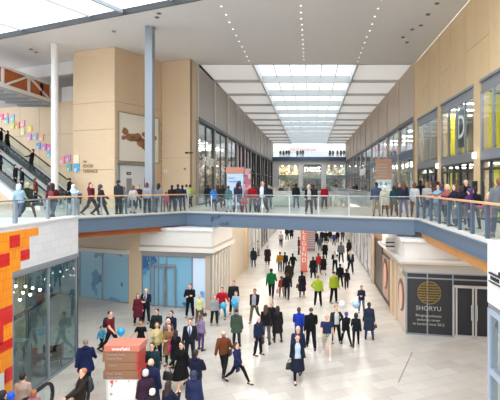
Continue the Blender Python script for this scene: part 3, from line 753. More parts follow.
# ================================================================ BLUE FILMED SHOPFRONTS UNDER THE FIRST FLOOR
Q0, Q1, Q1b, Q2, Q3 = (-21.5, 33.55), (-10.95, 28.85), (-10.05, 28.45), (-5.75, 27.45), (-5.4, 32.2)
struct(MB().seg(Q1, Q1b, .6, 0, 5.1), 'wall_timber_pier', M_wood)
shopfront(Q0, Q1, 0.02, 2.98, [.16, .32, .48, .64, .81], M_greyframe, [M_film], .07, .15)
ww = MB(); ww.seg(Q0, Q1, .4, 2.98, 4.6); struct(ww, 'wall_shop_fascia_1', M_beige)
mb = MB(); mb.seg((Q0[0], Q0[1] - .22), (Q1[0], Q1[1] - .22), .3, 2.98, 3.22); struct(mb, 'trim_shop_cornice_1', M_stoneband)
def lerp(a, b, t): return (a[0] + (b[0] - a[0]) * t, a[1] + (b[1] - a[1]) * t)
shopfront(Q1b, Q2, 0.02, 3.0, [.13, .25, .37, .74], M_greyframe, [M_film, M_film, M_film, M_film, M_filmlight], .07, .15)
struct(MB().seg(Q1b, Q2, .5, 3.0, 3.35), 'wall_shop_fascia_2', principled('grey_band', '9E9A97', .5))
# entrance door of the second shop
d1 = lerp(Q1b, Q2, .17); d2 = lerp(Q1b, Q2, .50)
t = struct_empty('door_1')
e1, e2 = (d1[0], d1[1] - .1), (d2[0], d2[1] - .1)
fm = MB(); u2 = (Vector(e2) - Vector(e1)).normalized()
for f0 in (0, .48, .96): p = Vector(e1) + u2 * ((Vector(e2) - Vector(e1)).length * f0 ); q = p + u2 * .09; fm.seg(p, q, .1, 0, 2.5)
fm.seg(e1, e2, .1, 2.38, 2.5); fm.build('door_frame', M_greysteel, t)
hd = MB(); p = Vector(e1) + u2 * .85; hd.bar((p.x, p.y - .08, .9), (p.x, p.y - .08, 1.4), .04); hd.build('door_handle', M_steel, t)
# deep white canopy box with stepped cornice, turning the corner
def cornice(a, b, c, zs, offs, mats, nm):
    """stepped band round the corner a-b-c: each step from zs[i] to zs[i+1] projecting offs[i]"""
    a, b, c = Vector(a), Vector(b), Vector(c)
    u = (b - a).normalized(); v = (c - b).normalized(); n1 = Vector((u.y, -u.x)); n2 = Vector((v.y, -v.x))
    for i in range(len(offs)):
        o = offs[i]; den = 1 + n1.dot(n2); mit = (n1 + n2) * (o / den)
        poly = [a + n1 * o, b + mit, c + n2 * o, c - n2 * .6, a - n1 * .6]
        struct(MB().prism([(p.x, p.y) for p in poly], zs[i], zs[i + 1]), nm + '_%d' % (i + 1), mats[i])
cornice(Q1b, Q2, Q3, [3.1, 3.28, 3.52, 3.62, 4.5, 4.66], [.06, .28, .2, .12, .2], [principled('grey_band', '9E9A97', .5), M_stoneband, M_taupe2, M_stoneband, M_white], 'trim_canopy')
fins = MB()
for k in range(7):
    f = (k + .5) / 7; p = lerp(Q2, Q3, f); fins.box(p[0] - .05, p[0] + .08, p[1] - .08, p[1] + .08, 0, 3.1)
struct(fins, 'trim_shop_fins', M_stoneband)
struct(MB().seg(Q2, Q3, .3, 0, 3.12), 'wall_shop_corner', M_taupe2)
# big timber pier at the corridor mouth, then the lower corridor shops
struct(MB().box(-6.7, -5.35, 40.2, 41.4, 0, 5.22), 'wall_corridor_pier', M_wood)
struct(MB().box(-6.4, -5.6, 32.2, 40.2, 0, 5.22), 'wall_lower_left', M_beige)
lowL = [('E9E4DE', 'CFC6BC'), ('2F2C2B', '5A5048'), ('EDEAE6', 'D5C9BC'), ('B8A48C', 'E9E0D2'), ('F0EEEA', 'DAD0C8'), ('C9B8A2', '8C7A66'), ('EDE9E3', 'D2C4B4')]
for i, (c, c2) in enumerate(lowL):
    y0 = 41.6 + i * 9.5
    shopfront((-5.5, y0 + .3), (-5.5, y0 + 9.2), 0.02, 3.6, [.33, .66], M_greyframe if i != 1 else M_dark, [blobs('low_l%d' % i, c, [c2, c, 'F2EEE8'], .8, .5, .25)], .12, .16)
    struct(MB().box(-5.9, -5.4, y0, y0 + 9.5, 3.6, 5.22).box(-5.9, -5.35, y0 - .3, y0 + .3, 0, 3.6), 'wall_lower_left_%d' % (i + 1), M_stoneband)

# ================================================================ BLACK SHOPFRONT WITH GOLD CREST
XW = 4.55
S1, S2 = (XW, 23.0), (8.6, 22.05)
sv = (Vector(S2) - Vector(S1)); SLn = sv.length; su = sv / SLn; srz = math.atan2(su.y, su.x)
struct(MB().seg(S1, S2, .3, 3.02, 3.4), 'wall_black_shop_fascia', principled('stone_grey', 'AFA9A1', .6))
cornice((9.0, 22.0), S1, (XW, 27.0), [3.3, 3.6], [0], [M_beige], 'trim_unused') if False else None
a_, b_, c_ = Vector((XW, 30.0)), Vector(S1), Vector(S2)
def corniceR(zs, offs, mats, nm):
    u = (b_ - a_).normalized(); v = (c_ - b_).normalized(); n1 = Vector((u.y, -u.x)); n2 = Vector((v.y, -v.x))
    for i in range(len(offs)):
        o = offs[i]; den = 1 + n1.dot(n2); mit = (n1 + n2) * (o / den)
        poly = [a_ + n1 * o, b_ + mit, c_ + n2 * o, c_ - n2 * .7, a_ - n1 * .7]
        struct(MB().prism([(p.x, p.y) for p in poly], zs[i], zs[i + 1]), nm + '_%d' % (i + 1), mats[i])
corniceR([3.0, 3.42, 3.52, 3.66, 4.45, 4.62], [.03, .3, .36, .1, .24], [principled('stone_grey', 'AFA9A1', .6), M_beige, M_stoneband, M_stoneband, M_white], 'trim_shop_cap')
M_blackfilm = principled('black_film', '1B1B20', .3)
w = shopfront(S1, S2, 0.02, 3.0, [.24, .52], M_greyframe, [M_blackfilm], .06, .12, rows=(2.72,))
# doors in the black shopfront
t = struct_empty('door_2')
dm = MB()
def sp(f, off): v = Vector(S1) + su * f + Vector((su.y, -su.x)) * off; return v
for f0 in (2.15, 2.28, 3.02, 3.15, 3.9): p = sp(f0, .06); dm.seg(p, p + su * .08, .12, 0, 2.45)
dm.seg(sp(2.15, .06), sp(4.0, .06), .12, 2.35, 2.47); dm.seg(sp(2.15, .06), sp(4.0, .06), .12, 0, .14)
dm.build('door_frame', principled('door_silver', 'B4B0AA', .4, .3), t)
hm = MB()
for f0 in (2.98, 3.22): p = sp(f0, .16); hm.bar((p.x, p.y, .9), (p.x, p.y, 1.6), .04)
hm.build('door_handle', M_steel, t)
M_gold = principled('dull_gold', '86703C', .5, .2)
cr = thing('shop_crest', 'round gold lattice crest on the black shopfront', 'crest', (*sp(1.08, .04), 2.05), srz); cr.scale = (.88, 1, .88)
ring = MB(); N = 40
for i in range(N):
    a0, a1 = 2 * PI * i / N, 2 * PI * (i + 1) / N
    ring.bar((.6 * math.cos(a0), 0, .6 * math.sin(a0)), (.6 * math.cos(a1), 0, .6 * math.sin(a1)), .02, .05)
for r in (-.42, -.28, -.14, 0, .14, .28, .42):
    hw = math.sqrt(.57 ** 2 - r * r); ring.bar((-hw, 0, r), (hw, 0, r), .02, .06)
    k = int((r + .5) * 10)
    for j in range(6):
        x = -hw + .1 + (2 * hw - .2) * (j + .5 * (k % 2)) / 6; ring.bar((x, 0, r), (x, 0, min(r + .14, math.sqrt(max(0, .57 ** 2 - x * x)))), .02, .05)
ring.build('lattice', M_gold, cr)
M_lt = principled('letter_grey', 'A9A69F', .5)
st_ = thing('shop_lettering', 'pale shop name and smaller lines on the black shopfront', 'sign', (*sp(1.05, .04), 1.1), srz)
text('shop_name', 'SHORYU', .3, (0, 0, .2), 0, M_lt, st_, .008)
for j, s in enumerate(('Bringing authentic', 'tonkotsu ramen', 'to London since 2012')):
    text('small_line', s, .165, (0, 0, -.14 - .2 * j), 0, M_lt, st_, .006)
# corridor side of the same shop: portrait posters between piers, then pale shopfronts
struct(MB().box(XW + .05, XW + .4, 24.2, 112, 0, 4.4), 'wall_lower_right', M_beige)
def poster(label, y0, y1, z0, z1, bg, skin, hair):
    t = thing('window_poster', label, 'poster', (XW, (y0 + y1) / 2, 0), -PI / 2)
    w2 = (y1 - y0) / 2
    MB().box(-w2, w2, 0.0, .05, z0, z1).build('backing', principled('poster_' + bg, bg, .35), t)
    zc = z0 + (z1 - z0) * .55; r = min(w2, (z1 - z0) / 2) * .62
    MB().cyl((.05, -.012, zc + .1), (.05, 0, zc + .1), r * 1.25, n=28).build('printed_hair', principled('ph_' + hair, hair, .4), t)
    f = MB(); f.loft([(0, 0, 0, 1, 1), (0, 0, .01, 1, 1)], 28)
    fo = f.build('printed_face', principled('ps_' + skin, skin, .4), t); fo.rotation_euler = (PI / 2, 0, 0); fo.scale = (r * .72, r, 1); fo.location = (-.05, -.014, zc)
    return t
poster('portrait poster on the corner pane of the black shop', 23.2, 25.3, .1, 2.7, 'C9B4A4', 'E3B79C', '5A3A2C')
struct(MB().box(XW - .05, XW + .3, 25.4, 25.9, 0, 3.0).box(XW - .12, XW + .3, 26.3, 27.0, 0, 3.0).box(XW - .1, XW + .3, 34.6, 35.4, 0, 4.4), 'wall_pier_timber', M_wood)
shopfront((XW, 34.5), (XW, 27.1), .02, 3.5, [.5], M_dark, [principled('brown_film', '3A2E28', .35)], .15, .14)
struct(MB().box(XW - .02, XW + .2, 27.0, 34.6, 3.5, 4.0), 'trim_brown_band', principled('brown_band', '8A6B4E', .6))
poster('portrait poster on the dark brown shop window', 28.2, 30.6, .3, 2.7, 'B08D7C', 'D8A58A', '3A241C')
lowR = [('E6E2E2', 'A59AB8'), ('F0EEEC', '5E5484'), ('D5CBBE', '9C8460'), ('4A4038', '7A6A58'), ('ECE8E2', 'C4B4A2'), ('B9A892', 'E2D8CA'), ('EFEBE6', 'C2B6AA'), ('8D7F70', 'CFC2B2')]
for i, (c, c2) in enumerate(lowR):
    y1 = 35.5 + i * 9.3
    shopfront((XW, y1 + 9.0), (XW, y1 + .3), 0.02, 3.6, [.33, .66], M_greyframe, [blobs('low_r%d' % i, c, [c2, c, 'F2EEE8'], .8, .5, .25)], .12, .16)
    struct(MB().box(XW - .1, XW + .3, y1 - .25, y1 + .25, 0, 4.9), 'wall_lower_right_%d' % (i + 1), M_stoneband if i % 2 else M_taupe2)
sg = thing('blade_sign', 'small striped shop sign bracketed above the brown window', 'sign', (XW - .3, 25.6, 4.0))
MB().box(-.25, .25, -.05, .05, -.3, .3).build('board', M_white, sg); MB().box(-.26, .26, -.06, .06, .05, .12).box(-.26, .26, -.06, .06, -.15, -.08).build('stripe', M_dark, sg)
MB().bar((.25, 0, 0), (.45, 0, 0), .04).build('bracket', M_dark, sg)

# ================================================================ WHITE SHOP, right foreground
XF = 4.3
struct(MB().box(XF, XF + .3, 3, 11.7, 4.33, 5.84).box(XF + .31, 8.1, 11.4, 11.69, 4.33, 5.84), 'wall_white_fascia', M_white)
struct(MB().box(XF + .02, XF + .25, 3, 11.7, 4.18, 4.34), 'trim_white_channel', M_greyframe)
w = shopfront((XF, 11.7), (XF, 3), 0.0, 4.2, [.12, .5], principled('window_grey_blue', '9BA7B8', .4), [M_shopglass], .14, .2, rows=(2.7,))
struct(MB().box(XF + 3.2, XF + 3.4, 3, 11.5, 0, 4.3), 'wall_white_shop_inside', [blobs('inside_r', '8A9298', ['55606A', 'A9B2B4', '6F7C78'], .8, .5, .5)])
struct(MB().box(XF + .3, 8.0, 11.45, 11.65, 0, 4.3), 'wall_white_shop_side', M_beige)
sg = thing('fascia_sign', 'black and white logo strip on the white fascia', 'sign', (XF - .02, 11.0, 5.0), -PI / 2)
MB().box(-.5, 1.2, -.03, .02, .06, .1).box(-.5, 1.2, -.03, .02, -.13, -.09).box(.1, 1.2, -.03, .02, .1, .2).build('stripe', principled('navy_black', '1C1A2C', .4), sg)
MB().box(-.5, 1.2, -.02, .018, -.09, .06).build('backing', M_white, sg)
text('lettering', 'FOREVER', .13, (-.1, -.03, -.015), 0, principled('navy_black', '1C1A2C', .4), sg, .01)

# ================================================================ ESCALATORS, upper
ed = Vector((-.94, .34, 0)).normalized(); en = Vector((-.34, -.94, 0)).normalized()
def escalator(label, start, run, z, slope=.594, width=1.5):
    t = thing('escalator', label, 'escalator', (start.x, start.y, z))
    def pt(s, o, h): v = ed * s + en * o; return Vector((v.x, v.y, (max(0, s) * slope) + h))
    Lr = run
    tr = MB()
    for o in (.0, width):
        a, b = pt(0, o, -.05), pt(Lr, o, -.05); tr.bar(a, b, .3, .5)
        tr.bar(pt(-1.0, o, .12), pt(0, o, .12), .3, .3)
    tr.build('skirt', principled('escalator_skirt', 'D9DBDD', .4, .1), t)
    st = MB(); n = int(Lr / .4)
    for k in range(n):
        s = k * .4; a = pt(s, .15, 0); a.z = s * slope + .12
        q = [ed * s + en * .15, ed * (s + .4) + en * .15, ed * (s + .4) + en * (width - .15), ed * s + en * (width - .15)]
        st.prism([(v.x, v.y) for v in q], s * slope - .1, s * slope + .14)
    st.build('steps', principled('step_grey', '6E7278', .4, .5), t)
    for o in (0, width):
        g = MB(); a, b, c, e = pt(0, o, .2), pt(Lr, o, .2), pt(Lr, o, .92), pt(0, o, .92)
        g.bar((a + e) / 2, (b + c) / 2, .025, .78); g.build('glass_side', M_balus, t)
        h = MB(); h.bar(pt(-.6, o, .95), pt(0, o, .95), .09, .07); h.bar(pt(0, o, .97), pt(Lr, o, .97), .09, .07)
        c0 = pt(-.6, o, .55)
        for k in range(8):
            a0, a1 = PI / 2 + PI * k / 8, PI / 2 + PI * (k + 1) / 8
            p = c0 + ed * (-.4 * -math.cos(a0)) + Vector((0, 0, .4 * math.sin(a0))); q = c0 + ed * (-.4 * -math.cos(a1)) + Vector((0, 0, .4 * math.sin(a1)))
            h.bar(p, q, .09, .07)
        h.build('handrail', M_black, t)
    un = MB(); q = [ed * 0 + en * -.1, ed * Lr + en * -.1, ed * Lr + en * (width + .1), en * (width + .1)]
    vs = [(v.x, v.y, -.12 + (0 if i in (0, 3) else Lr * slope)) for i, v in enumerate(q)] + [(v.x, v.y, -.1 if i in (0, 3) else Lr * slope - .9) for i, v in enumerate(q)]
    un.add(vs, [(0, 1, 2, 3), (7, 6, 5, 4), (0, 4, 5, 1), (1, 5, 6, 2), (2, 6, 7, 3), (3, 7, 4, 0)]); un.build('casing', principled('casing_white', 'E4E4E2', .4), t)
    return pt
E0 = Vector((-16.2, 34.6, 0))
esc1 = escalator('escalator nearest the timber wall carrying people up to the terrace', E0, 11.5, L1)
E1 = E0 + ed * 1.2 + en * 2.0
esc2 = escalator('front escalator with white casing beside the white column', E1, 9.5, L1)
# ground level escalator landing at the lower edge of the picture
for k, (x, lb) in enumerate(((-8.3, 'rounded black escalator newel nearest the tiled shop'), (-7.15, 'rounded black escalator newel beside the man in the leather jacket'))):
    t = thing('escalator_balustrade', lb, 'escalator rail', (x, 15.0, 0), 0)
    g = MB(); h = MB(); pts = []
    for i in range(11):
        a = -PI / 2 + PI * i / 10; pts.append((0, .42 * math.cos(a), .52 + .42 * math.sin(a)))
    for i in range(10): h.bar(pts[i], pts[i + 1], .09, .08)
    h.bar((0, 0, .94), (0, -6, .94), .09, .08); h.bar((0, 0, .1), (0, -6, .1), .09, .08)
    h.build('handrail', M_black, t)
    gv = [(-.012, p[1] * .92, .52 + (p[2] - .52) * .92) for p in pts] + [(-.012, -6, .9), (-.012, -6, .14)]
    n = len(gv); vs = gv + [(.012, v[1], v[2]) for v in gv]
    g.add(vs, [tuple(range(n)), tuple(range(n, 2 * n))[::-1]] + [(i, (i + 1) % n, n + (i + 1) % n, n + i) for i in range(n)])
    g.build('glass_side', M_balus, t)
    MB().box(-.1, .1, -6, .1, 0, .1).build('skirt', M_steel, t)
t = thing('escalator_landing', 'ribbed steel landing plate between the escalator newels', 'landing plate', (-7.725, 13.4, 0))
MB().box(-.47, .47, -4.0, 1.6, 0, .02).build('plate', M_steel, t)
cmb = MB()
for i in range(16): cmb.box(-.45 + i * .058, -.42 + i * .058, -4, -.6, .02, .04)
cmb.build('comb', M_greyframe, t)
for k, (x, y) in enumerate(((-5.95, 15.1), (-6.15, 14.6))):
    t = thing('bollard', ['short steel bollard just beyond the escalator newel', 'short steel bollard close beside the escalator rail'][k], 'bollard', (-7.75 + k * .22, 15.85 - k * .06, 0))
    MB().cyl((0, 0, 0), (0, 0, .62), .05, n=14).build('post', M_steel, t); MB().ell((0, 0, .62), (.05, .05, .03), 12, 6).build('cap', M_steel, t, True); MB().cyl((0, 0, 0), (0, 0, .03), .09, n=14).build('base', M_steel, t)

# ================================================================ TIMBER CLAD FOOTBRIDGE, top left
t = thing('truss_footbridge', 'white steel truss footbridge clad in rust timber, high by the white column', 'footbridge', (-20.7, 38.2, 13.55))
Lt = 15.0; ZB = 0.25; ZT = 1.55; nb = 5
w_ = MB()
for x in (0, -2.6):
    w_.bar((x, 0, ZB), (x - .8 * 0, -Lt, ZB), .22, .26); w_.bar((x, 0, ZT), (x, -Lt, ZT), .2, .16)
    for k in range(nb + 1): w_.bar((x, -k * Lt / nb, ZB), (x, -k * Lt / nb, ZT), .16)
    for k in range(nb): 
        a, b = -k * Lt / nb, -(k + 1) * Lt / nb
        if k % 2 == 0: w_.bar((x, a, ZB), (x, b, ZT), .13)
        else: w_.bar((x, a, ZT), (x, b, ZB), .13)
w_.build('truss', M_white, t)
MB().box(-.12, -.06, -Lt, 0, ZB, ZT - .05).box(-2.54, -2.48, -Lt, 0, ZB, ZT - .05).build('cladding', M_rust, t)
MB().box(-2.7, .1, -Lt, 0, ZB - .3, ZB - .05).build('deck', principled('bridge_under', 'A9ABAD', .5), t)
for k in range(10): MB().box(-2.6, .06, -k * 1.5 - .12, -k * 1.5, ZB - .48, ZB - .3).build('cross_beam', M_greyframe, t)

# ================================================================ COLOURED PLAQUES ON THE ESCALATOR WALL
wd = (Vector((-17.9, 37.45)) - Vector((-31.0, 43.2))).normalized(); wn_ = Vector((wd.y, -wd.x))
W0 = Vector((-31.0, 43.2)); wrz = math.atan2(wd.y, wd.x)
def on_line(px, o, dirv, off, nrm):
    o = o + nrm * off; r = (px - CX) / F
    s = (r * o.y - o.x) / (dirv.x - r * dirv.y); return o + dirv * s
plq = [(1.5, 117, 'E8688A', 'rose red'), (6, 116, 'F2A2B8', 'pink'), (6.5, 120.5, '6FC5DE', 'turquoise'), (12.3, 118, '8CC6E8', 'sky blue'), (12.5, 125.5, 'B8D86A', 'lime green'), (17.5, 125.5, 'E0924E', 'orange'),
       (22.6, 123.5, 'EFA6C6', 'soft pink'), (22.6, 131.5, 'D9E0A6', 'pale green'), (29.8, 129, 'F5DA72', 'yellow'), (29.2, 137, 'D69AD6', 'lilac'), (35.2, 136.5, '9DB7D6', 'grey blue'), (41.5, 137.5, 'EBB29A', 'peach'),
       (38.3, 146, '5A9BD0', 'mid blue'), (44.2, 147, 'C98AD6', 'violet'), (49.5, 147.3, 'E070A6', 'magenta'), (49, 154, '4FB3CC', 'teal')]
pp = blobs
for px, py, c, nm in plq:
    p = on_line(px, W0, wd, .04, wn_); z = EYE - (py - CY) / F * p.y
    t = thing('wall_plaque', 'square %s plaque on the timber wall above the escalators' % nm, 'plaque', (p.x, p.y, z), wrz, 'coloured plaques climbing the escalator wall')
    MB().box(-.24, .24, -.03, .04, -.26, .26).build('panel', blobs('plaque_' + c, c, ['FFFFFF', c, 'F6D9E6'], 3.0, .58, .4), t, bevel=.01)
B0 = Vector(P1); bd = (Vector(P2) - B0).normalized(); bn = Vector((bd.y, -bd.x)); brz = math.atan2(bd.y, bd.x)
W2 = Vector((-17.9, 37.45)); 
for px, py, c, nm in ((62, 160, 'E9A6A6', 'salmon'), (68, 158.5, 'CF8FCB', 'orchid'), (76.3, 159.3, 'EFD9B8', 'cream'), (69, 167.7, '62B9B4', 'sea green'), (76.5, 168, '3FA5CF', 'bright blue')):
    if px < 73: p = on_line(px, W0, wd, .04, wn_); rz = wrz
    else: p = on_line(px, B0, bd, .04, bn); rz = brz
    z = EYE - (py - CY) / F * p.y
    t = thing('wall_plaque', 'square %s plaque beside the wall lettering at the escalator foot' % nm, 'plaque', (p.x, p.y, z), rz, 'coloured plaques beside the lettering')
    MB().box(-.26, .26, -.03, .04, -.3, .3).build('panel', blobs('plaque_' + c, c, ['FFFFFF', c, 'F6D9E6'], 3.0, .58, .4), t, bevel=.01)
p = on_line(88, B0, bd, .03, bn)
sg = thing('wall_lettering', 'brown three-line terrace lettering on the timber wall', 'lettering', (p.x, p.y, EYE - (167 - CY) / F * p.y), brz)
M_bl = principled('brown_letter', '8A7660', .6)
text('lettering', 'THE', .2, (-.5, 0, .38), 0, M_bl, sg, .01, 'LEFT'); text('lettering', 'FOOD', .34, (-.5, 0, .06), 0, M_bl, sg, .01, 'LEFT'); text('lettering', 'TERRACE', .33, (-.5, 0, -.3), 0, M_bl, sg, .01, 'LEFT')

# ================================================================ ARTWORK AND WASHROOM DOORS ON THE CANTED WALL
a0, a1 = Vector(P2), Vector(P3); ad_ = (a1 - a0).normalized(); an = Vector((ad_.y, -ad_.x)); arz = math.atan2(ad_.y, ad_.x)
pA, pB = on_line(118.5, a0, ad_, .03, an), on_line(158, a0, ad_, .03, an); wA = (pB - pA).length
zt, zb = EYE + (184 - 112) / F * pA.y, EYE + (184 - 160.5) / F * pA.y
art = thing('wall_artwork', 'pale artwork panel with a brown map shape on the canted timber wall', 'artwork', (pA.x, pA.y, zb), arz)
H = zt - zb
MB().box(0, wA, -.05, .02, 0, H).build('panel', principled('art_ground', 'E6DED0', .6), art)
fr = MB().box(-.06, wA + .06, -.08, .0, -.06, 0).box(-.06, wA + .06, -.08, 0, H, H + .06).box(-.06, 0, -.08, 0, 0, H).box(wA, wA + .06, -.08, 0, 0, H); fr.build('frame', principled('art_frame', '8F8577', .5), art)
mp = MB(); random.seed(11)
def islet(cx, cz, rx, rz_, n=18, seed=0):
    r = random.Random(seed); pts = []
    for i in range(n):
        a = 2 * PI * i / n; k = .75 + .4 * r.random(); pts.append((wA * cx + wA * rx * k * math.cos(a), H * cz + H * rz_ * k * math.sin(a)))
    vs = [(x, -.07, z) for x, z in pts] + [(x, -.05, z) for x, z in pts]
    mp.add(vs, [tuple(range(n)), tuple(range(n, 2 * n))[::-1]] + [(i, (i + 1) % n, n + (i + 1) % n, n + i) for i in range(n)])
for k, a in enumerate(((.14, .62, .07, .08), (.10, .48, .05, .05), (.25, .5, .12, .08), (.42, .52, .14, .1), (.55, .42, .14, .13), (.68, .34, .12, .13), (.75, .22, .09, .1), (.8, .46, .1, .1), (.62, .6, .07, .06), (.9, .55, .05, .06))): islet(*a, seed=k)
mp.build('map_shape', principled('map_brown', '9A6A4C', .7, noise=.3, nscale=3), art)
pC = on_line(119, a0, ad_, .05, an); pD = on_line(151, a0, ad_, .05, an); wD = (pD - pC).length
dr = struct_empty('door_3'); dr.location = (pC.x, pC.y, L1); dr.rotation_euler.z = arz
MB().box(-.15, 0, -.1, .02, 0, 3.15).box(wD, wD + .15, -.1, .02, 0, 3.15).box(-.15, wD + .15, -.1, .02, 3.0, 3.15).build('door_frame', M_greyframe, dr)
MB().box(0, wD, -.04, .02, 0, 3.0).build('door_panel', M_white, dr)
MB().box(wD * .2, wD * .36, -.06, -.03, 0, 2.1).build('opening', principled('opening_grey', '8E8A8C', .7), dr)
MB().box(wD * .76, wD * .93, -.06, -.03, .05, 2.15).build('door_leaf', M_dark, dr)
for f0, lb in ((.22, 'small dark washroom sign over the grey opening'), (.8, 'small dark washroom sign over the dark door')):
    q = pC + ad_ * (wD * f0); sgn = thing('washroom_sign', lb, 'sign', (q.x + an.x * .05, q.y + an.y * .05, L1 + 2.45), arz)
    MB().box(-.05, .35, -.03, 0, -.1, .1).build('board', M_dark, sgn); MB().cyl((.06, -.04, 0), (.06, -.03, 0), .04, n=10).cyl((.2, -.04, 0), (.2, -.03, 0), .04, n=10).build('pictogram', M_white, sgn)
for px, py, lb in ((166, 171.5, 'round white alarm box on the timber wall beside the map'), (185, 169, 'small dark fitting on the timber wall near the lettered shop'), (193, 153, 'dark camera bracketed at the timber wall corner')):
    q = on_line(px, Vector(P3), (Vector(P4) - Vector(P3)).normalized(), .0, Vector((0, -1))); z = EYE - (py - CY) / F * q.y
    t = thing('wall_fitting', lb, 'fitting', (q.x, q.y - .05, z))
    if 'camera' in lb: MB().bar((0, 0, 0), (-.35, -.2, 0), .1).build('body', M_dark, t); MB().cyl((-.35, -.2, 0), (-.5, -.3, 0), .07).build('lens', M_black, t)
    else: MB().cyl((0, -.06, 0), (0, .05, 0), .14 if 'white' in lb else .08, n=16).build('body', M_white if 'white' in lb else M_dark, t); MB().cyl((0, -.08, 0), (0, -.06, 0), .05, n=12).build('lens', M_greyframe, t)

# ================================================================ DIRECTORIES AND TOTEMS
M_kb = principled('kiosk_brown', '916C52', .5); M_kr = principled('kiosk_red', 'C67A66', .45); M_kr2 = principled('kiosk_red_edge', 'B8463A', .45)
kx, ky = -6.62, 15.35
k_ = thing('directory_kiosk', 'tall brown and red directory kiosk among the crowd in the foreground', 'kiosk', (kx, ky, 0))
MB().box(.0, 1.14, .0, .72, .0, .25).build('plinth', M_kb, k_)
MB().box(.06, 1.1, .02, .7, .25, .95).build('map_case', M_white, k_)
MB().box(.13, 1.02, -.01, .02, .3, .9).build('map_panel', blobs('kiosk_map', 'F1F1EF', ['D8453A', '9DB0A4', '6A6A70', 'F1F1EF', 'E8B9AE', 'F1F1EF'], 2.6, .58, .4), k_)
for j, (xa, xb, za, zb2) in enumerate(((-.03, 1.12, .95, 1.22), (.02, 1.08, 1.23, 1.49), (-.05, 1.1, 1.5, 1.83))):
    bx_ = MB().box(xa, xb - .06, 0, .7, za, zb2).build('direction_board', M_kb, k_, bevel=.01)
    MB().box(xb - .06, xb, .0, .7, za, zb2).build('edge_strip', M_kr2, bx_)
    for r in range(2 if j != 1 else 1):
        text('lettering', ['Shops  Toilets', 'Stations', 'The Street  Food'][j] if r == 0 else 'Chestnut Plaza', .085, (xa + .12, -.006, zb2 - .09 - r * .12), 0, M_lt, bx_, .003, 'LEFT')
MB().box(0, 1.14, -.02, .74, 1.84, 2.04).build('cap', M_kr, k_, bevel=.01)
text('lettering', 'westfield', .16, (.55, -.03, 1.93), 0, principled('sign_white', 'F7F7F5', .4), k_, .006)
MB().box(1.1, 1.16, .02, .72, .25, .95).build('edge_strip', M_kr2, k_)

p = G(304, 271.5); t = thing('totem_sign', 'slim salmon red totem with white upright lettering on the ground floor', 'totem', (p.x, p.y, 0))
MB().box(-.27, .27, -.15, .15, 0, 3.6).build('board', principled('totem_red', 'E88474', .5), t, bevel=.01)
MB().box(-.3, .3, -.18, .18, 0, .08).build('base', M_kr2, t)
for j, ch in enumerate('LEGEND'): text('lettering', ch, .5, (0, -.16, 3.25 - j * .46), 0, M_sgn, t, .004)
p = G(310, 251); t = thing('directory_board', 'grey directory board with rows of lines beside the salmon totem', 'directory', (p.x, p.y, 0))
MB().box(-.4, .55, -.12, .12, 0, 2.6).build('board', principled('dir_mauve', '9C7F84', .5), t, bevel=.01)
ln = MB()
for j in range(9): ln.box(-.32, .48, -.14, -.12, .35 + j * .24, .45 + j * .24)
ln.build('text_lines', principled('dir_lines', 'C9B4B2', .5), t)
MB().box(-.44, .6, -.15, .15, 2.6, 2.72).build('cap', M_kr, t)

def panel_totem(label, px, Y, w, z1, top, body, printed, rz=0):
    x = (px - CX) / F * Y
    t = thing('directory_totem', label, 'totem', (x, Y, L1), rz)
    return t
t = panel_totem('', 383.5, 33.0, 1.05, 3.3, 0, 0, 0); tag(t, 'tall brown directory with a white lower panel behind the footbridge crowd')
MB().box(-.52, .52, -.3, .3, 0, .3).build('plinth', M_kb, t); MB().box(-.5, .5, -.28, .28, .3, 2.0).build('panel', M_white, t)
MB().box(-.42, .42, -.3, -.28, 1.25, 1.85).build('map_panel', blobs('totem_map', 'EEF3F4', ['6FB6C8', '4A8AA8', 'A9CFD6'], 3, .52, .4), t)
MB().box(-.52, .52, -.3, .3, 2.0, 3.3).build('direction_board', principled('kiosk_brown_pale', 'B08A74', .5), t, bevel=.01)
for j in range(5): MB().box(-.4, .2, -.32, -.3, 2.2 + j * .2, 2.26 + j * .2).build('text_line', M_lt, t)
MB().box(-.53, .53, -.31, .31, 3.3, 3.4).build('cap', M_kr, t)
t = panel_totem('', 235.5, 33.0, 1.2, 3.0, 0, 0, 0); tag(t, 'pale blue advertising totem with a red cap in front of the lettered shop')
MB().box(-.58, .58, -.25, .25, 0, .25).build('plinth', M_greyframe, t)
MB().box(-.56, .56, -.22, .22, .25, 2.42).build('panel', principled('ad_blue', 'BFDCF0', .35), t)
MB().box(-.62, .62, -.26, .26, 2.42, 2.85).build('cap', principled('ad_cap', 'C98A74', .5), t, bevel=.01)
text('lettering', 'your\nweekend', .24, (-.45, -.24, 2.0), 0, principled('ad_text', '7C6FB4', .5), t, .004, 'LEFT')
fg = MB(); fg.ell((.28, -.24, 1.75), (.14, .02, .18), 12, 6).ell((.28, -.24, 1.2), (.25, .02, .5), 12, 6); fg.build('printed_figure', principled('ad_fig', '2E3A5A', .5), t)
t = thing('advertising_panel', 'pink poster panel on a post behind the pale blue totem', 'poster', (-6.0, 40.5, L1), .35)
MB().box(-.9, .9, -.1, .1, .4, 3.0).build('panel', blobs('ad_pink', 'F3C7D2', ['E48AA4', 'F9E6EA', 'B96A84'], 1.2, .5, .35), t); MB().box(-.1, .1, -.1, .1, 0, .4).build('post', M_dark, t); MB().box(-.95, .95, -.12, .12, 3.0, 3.08).build('cap', M_greyframe, t)
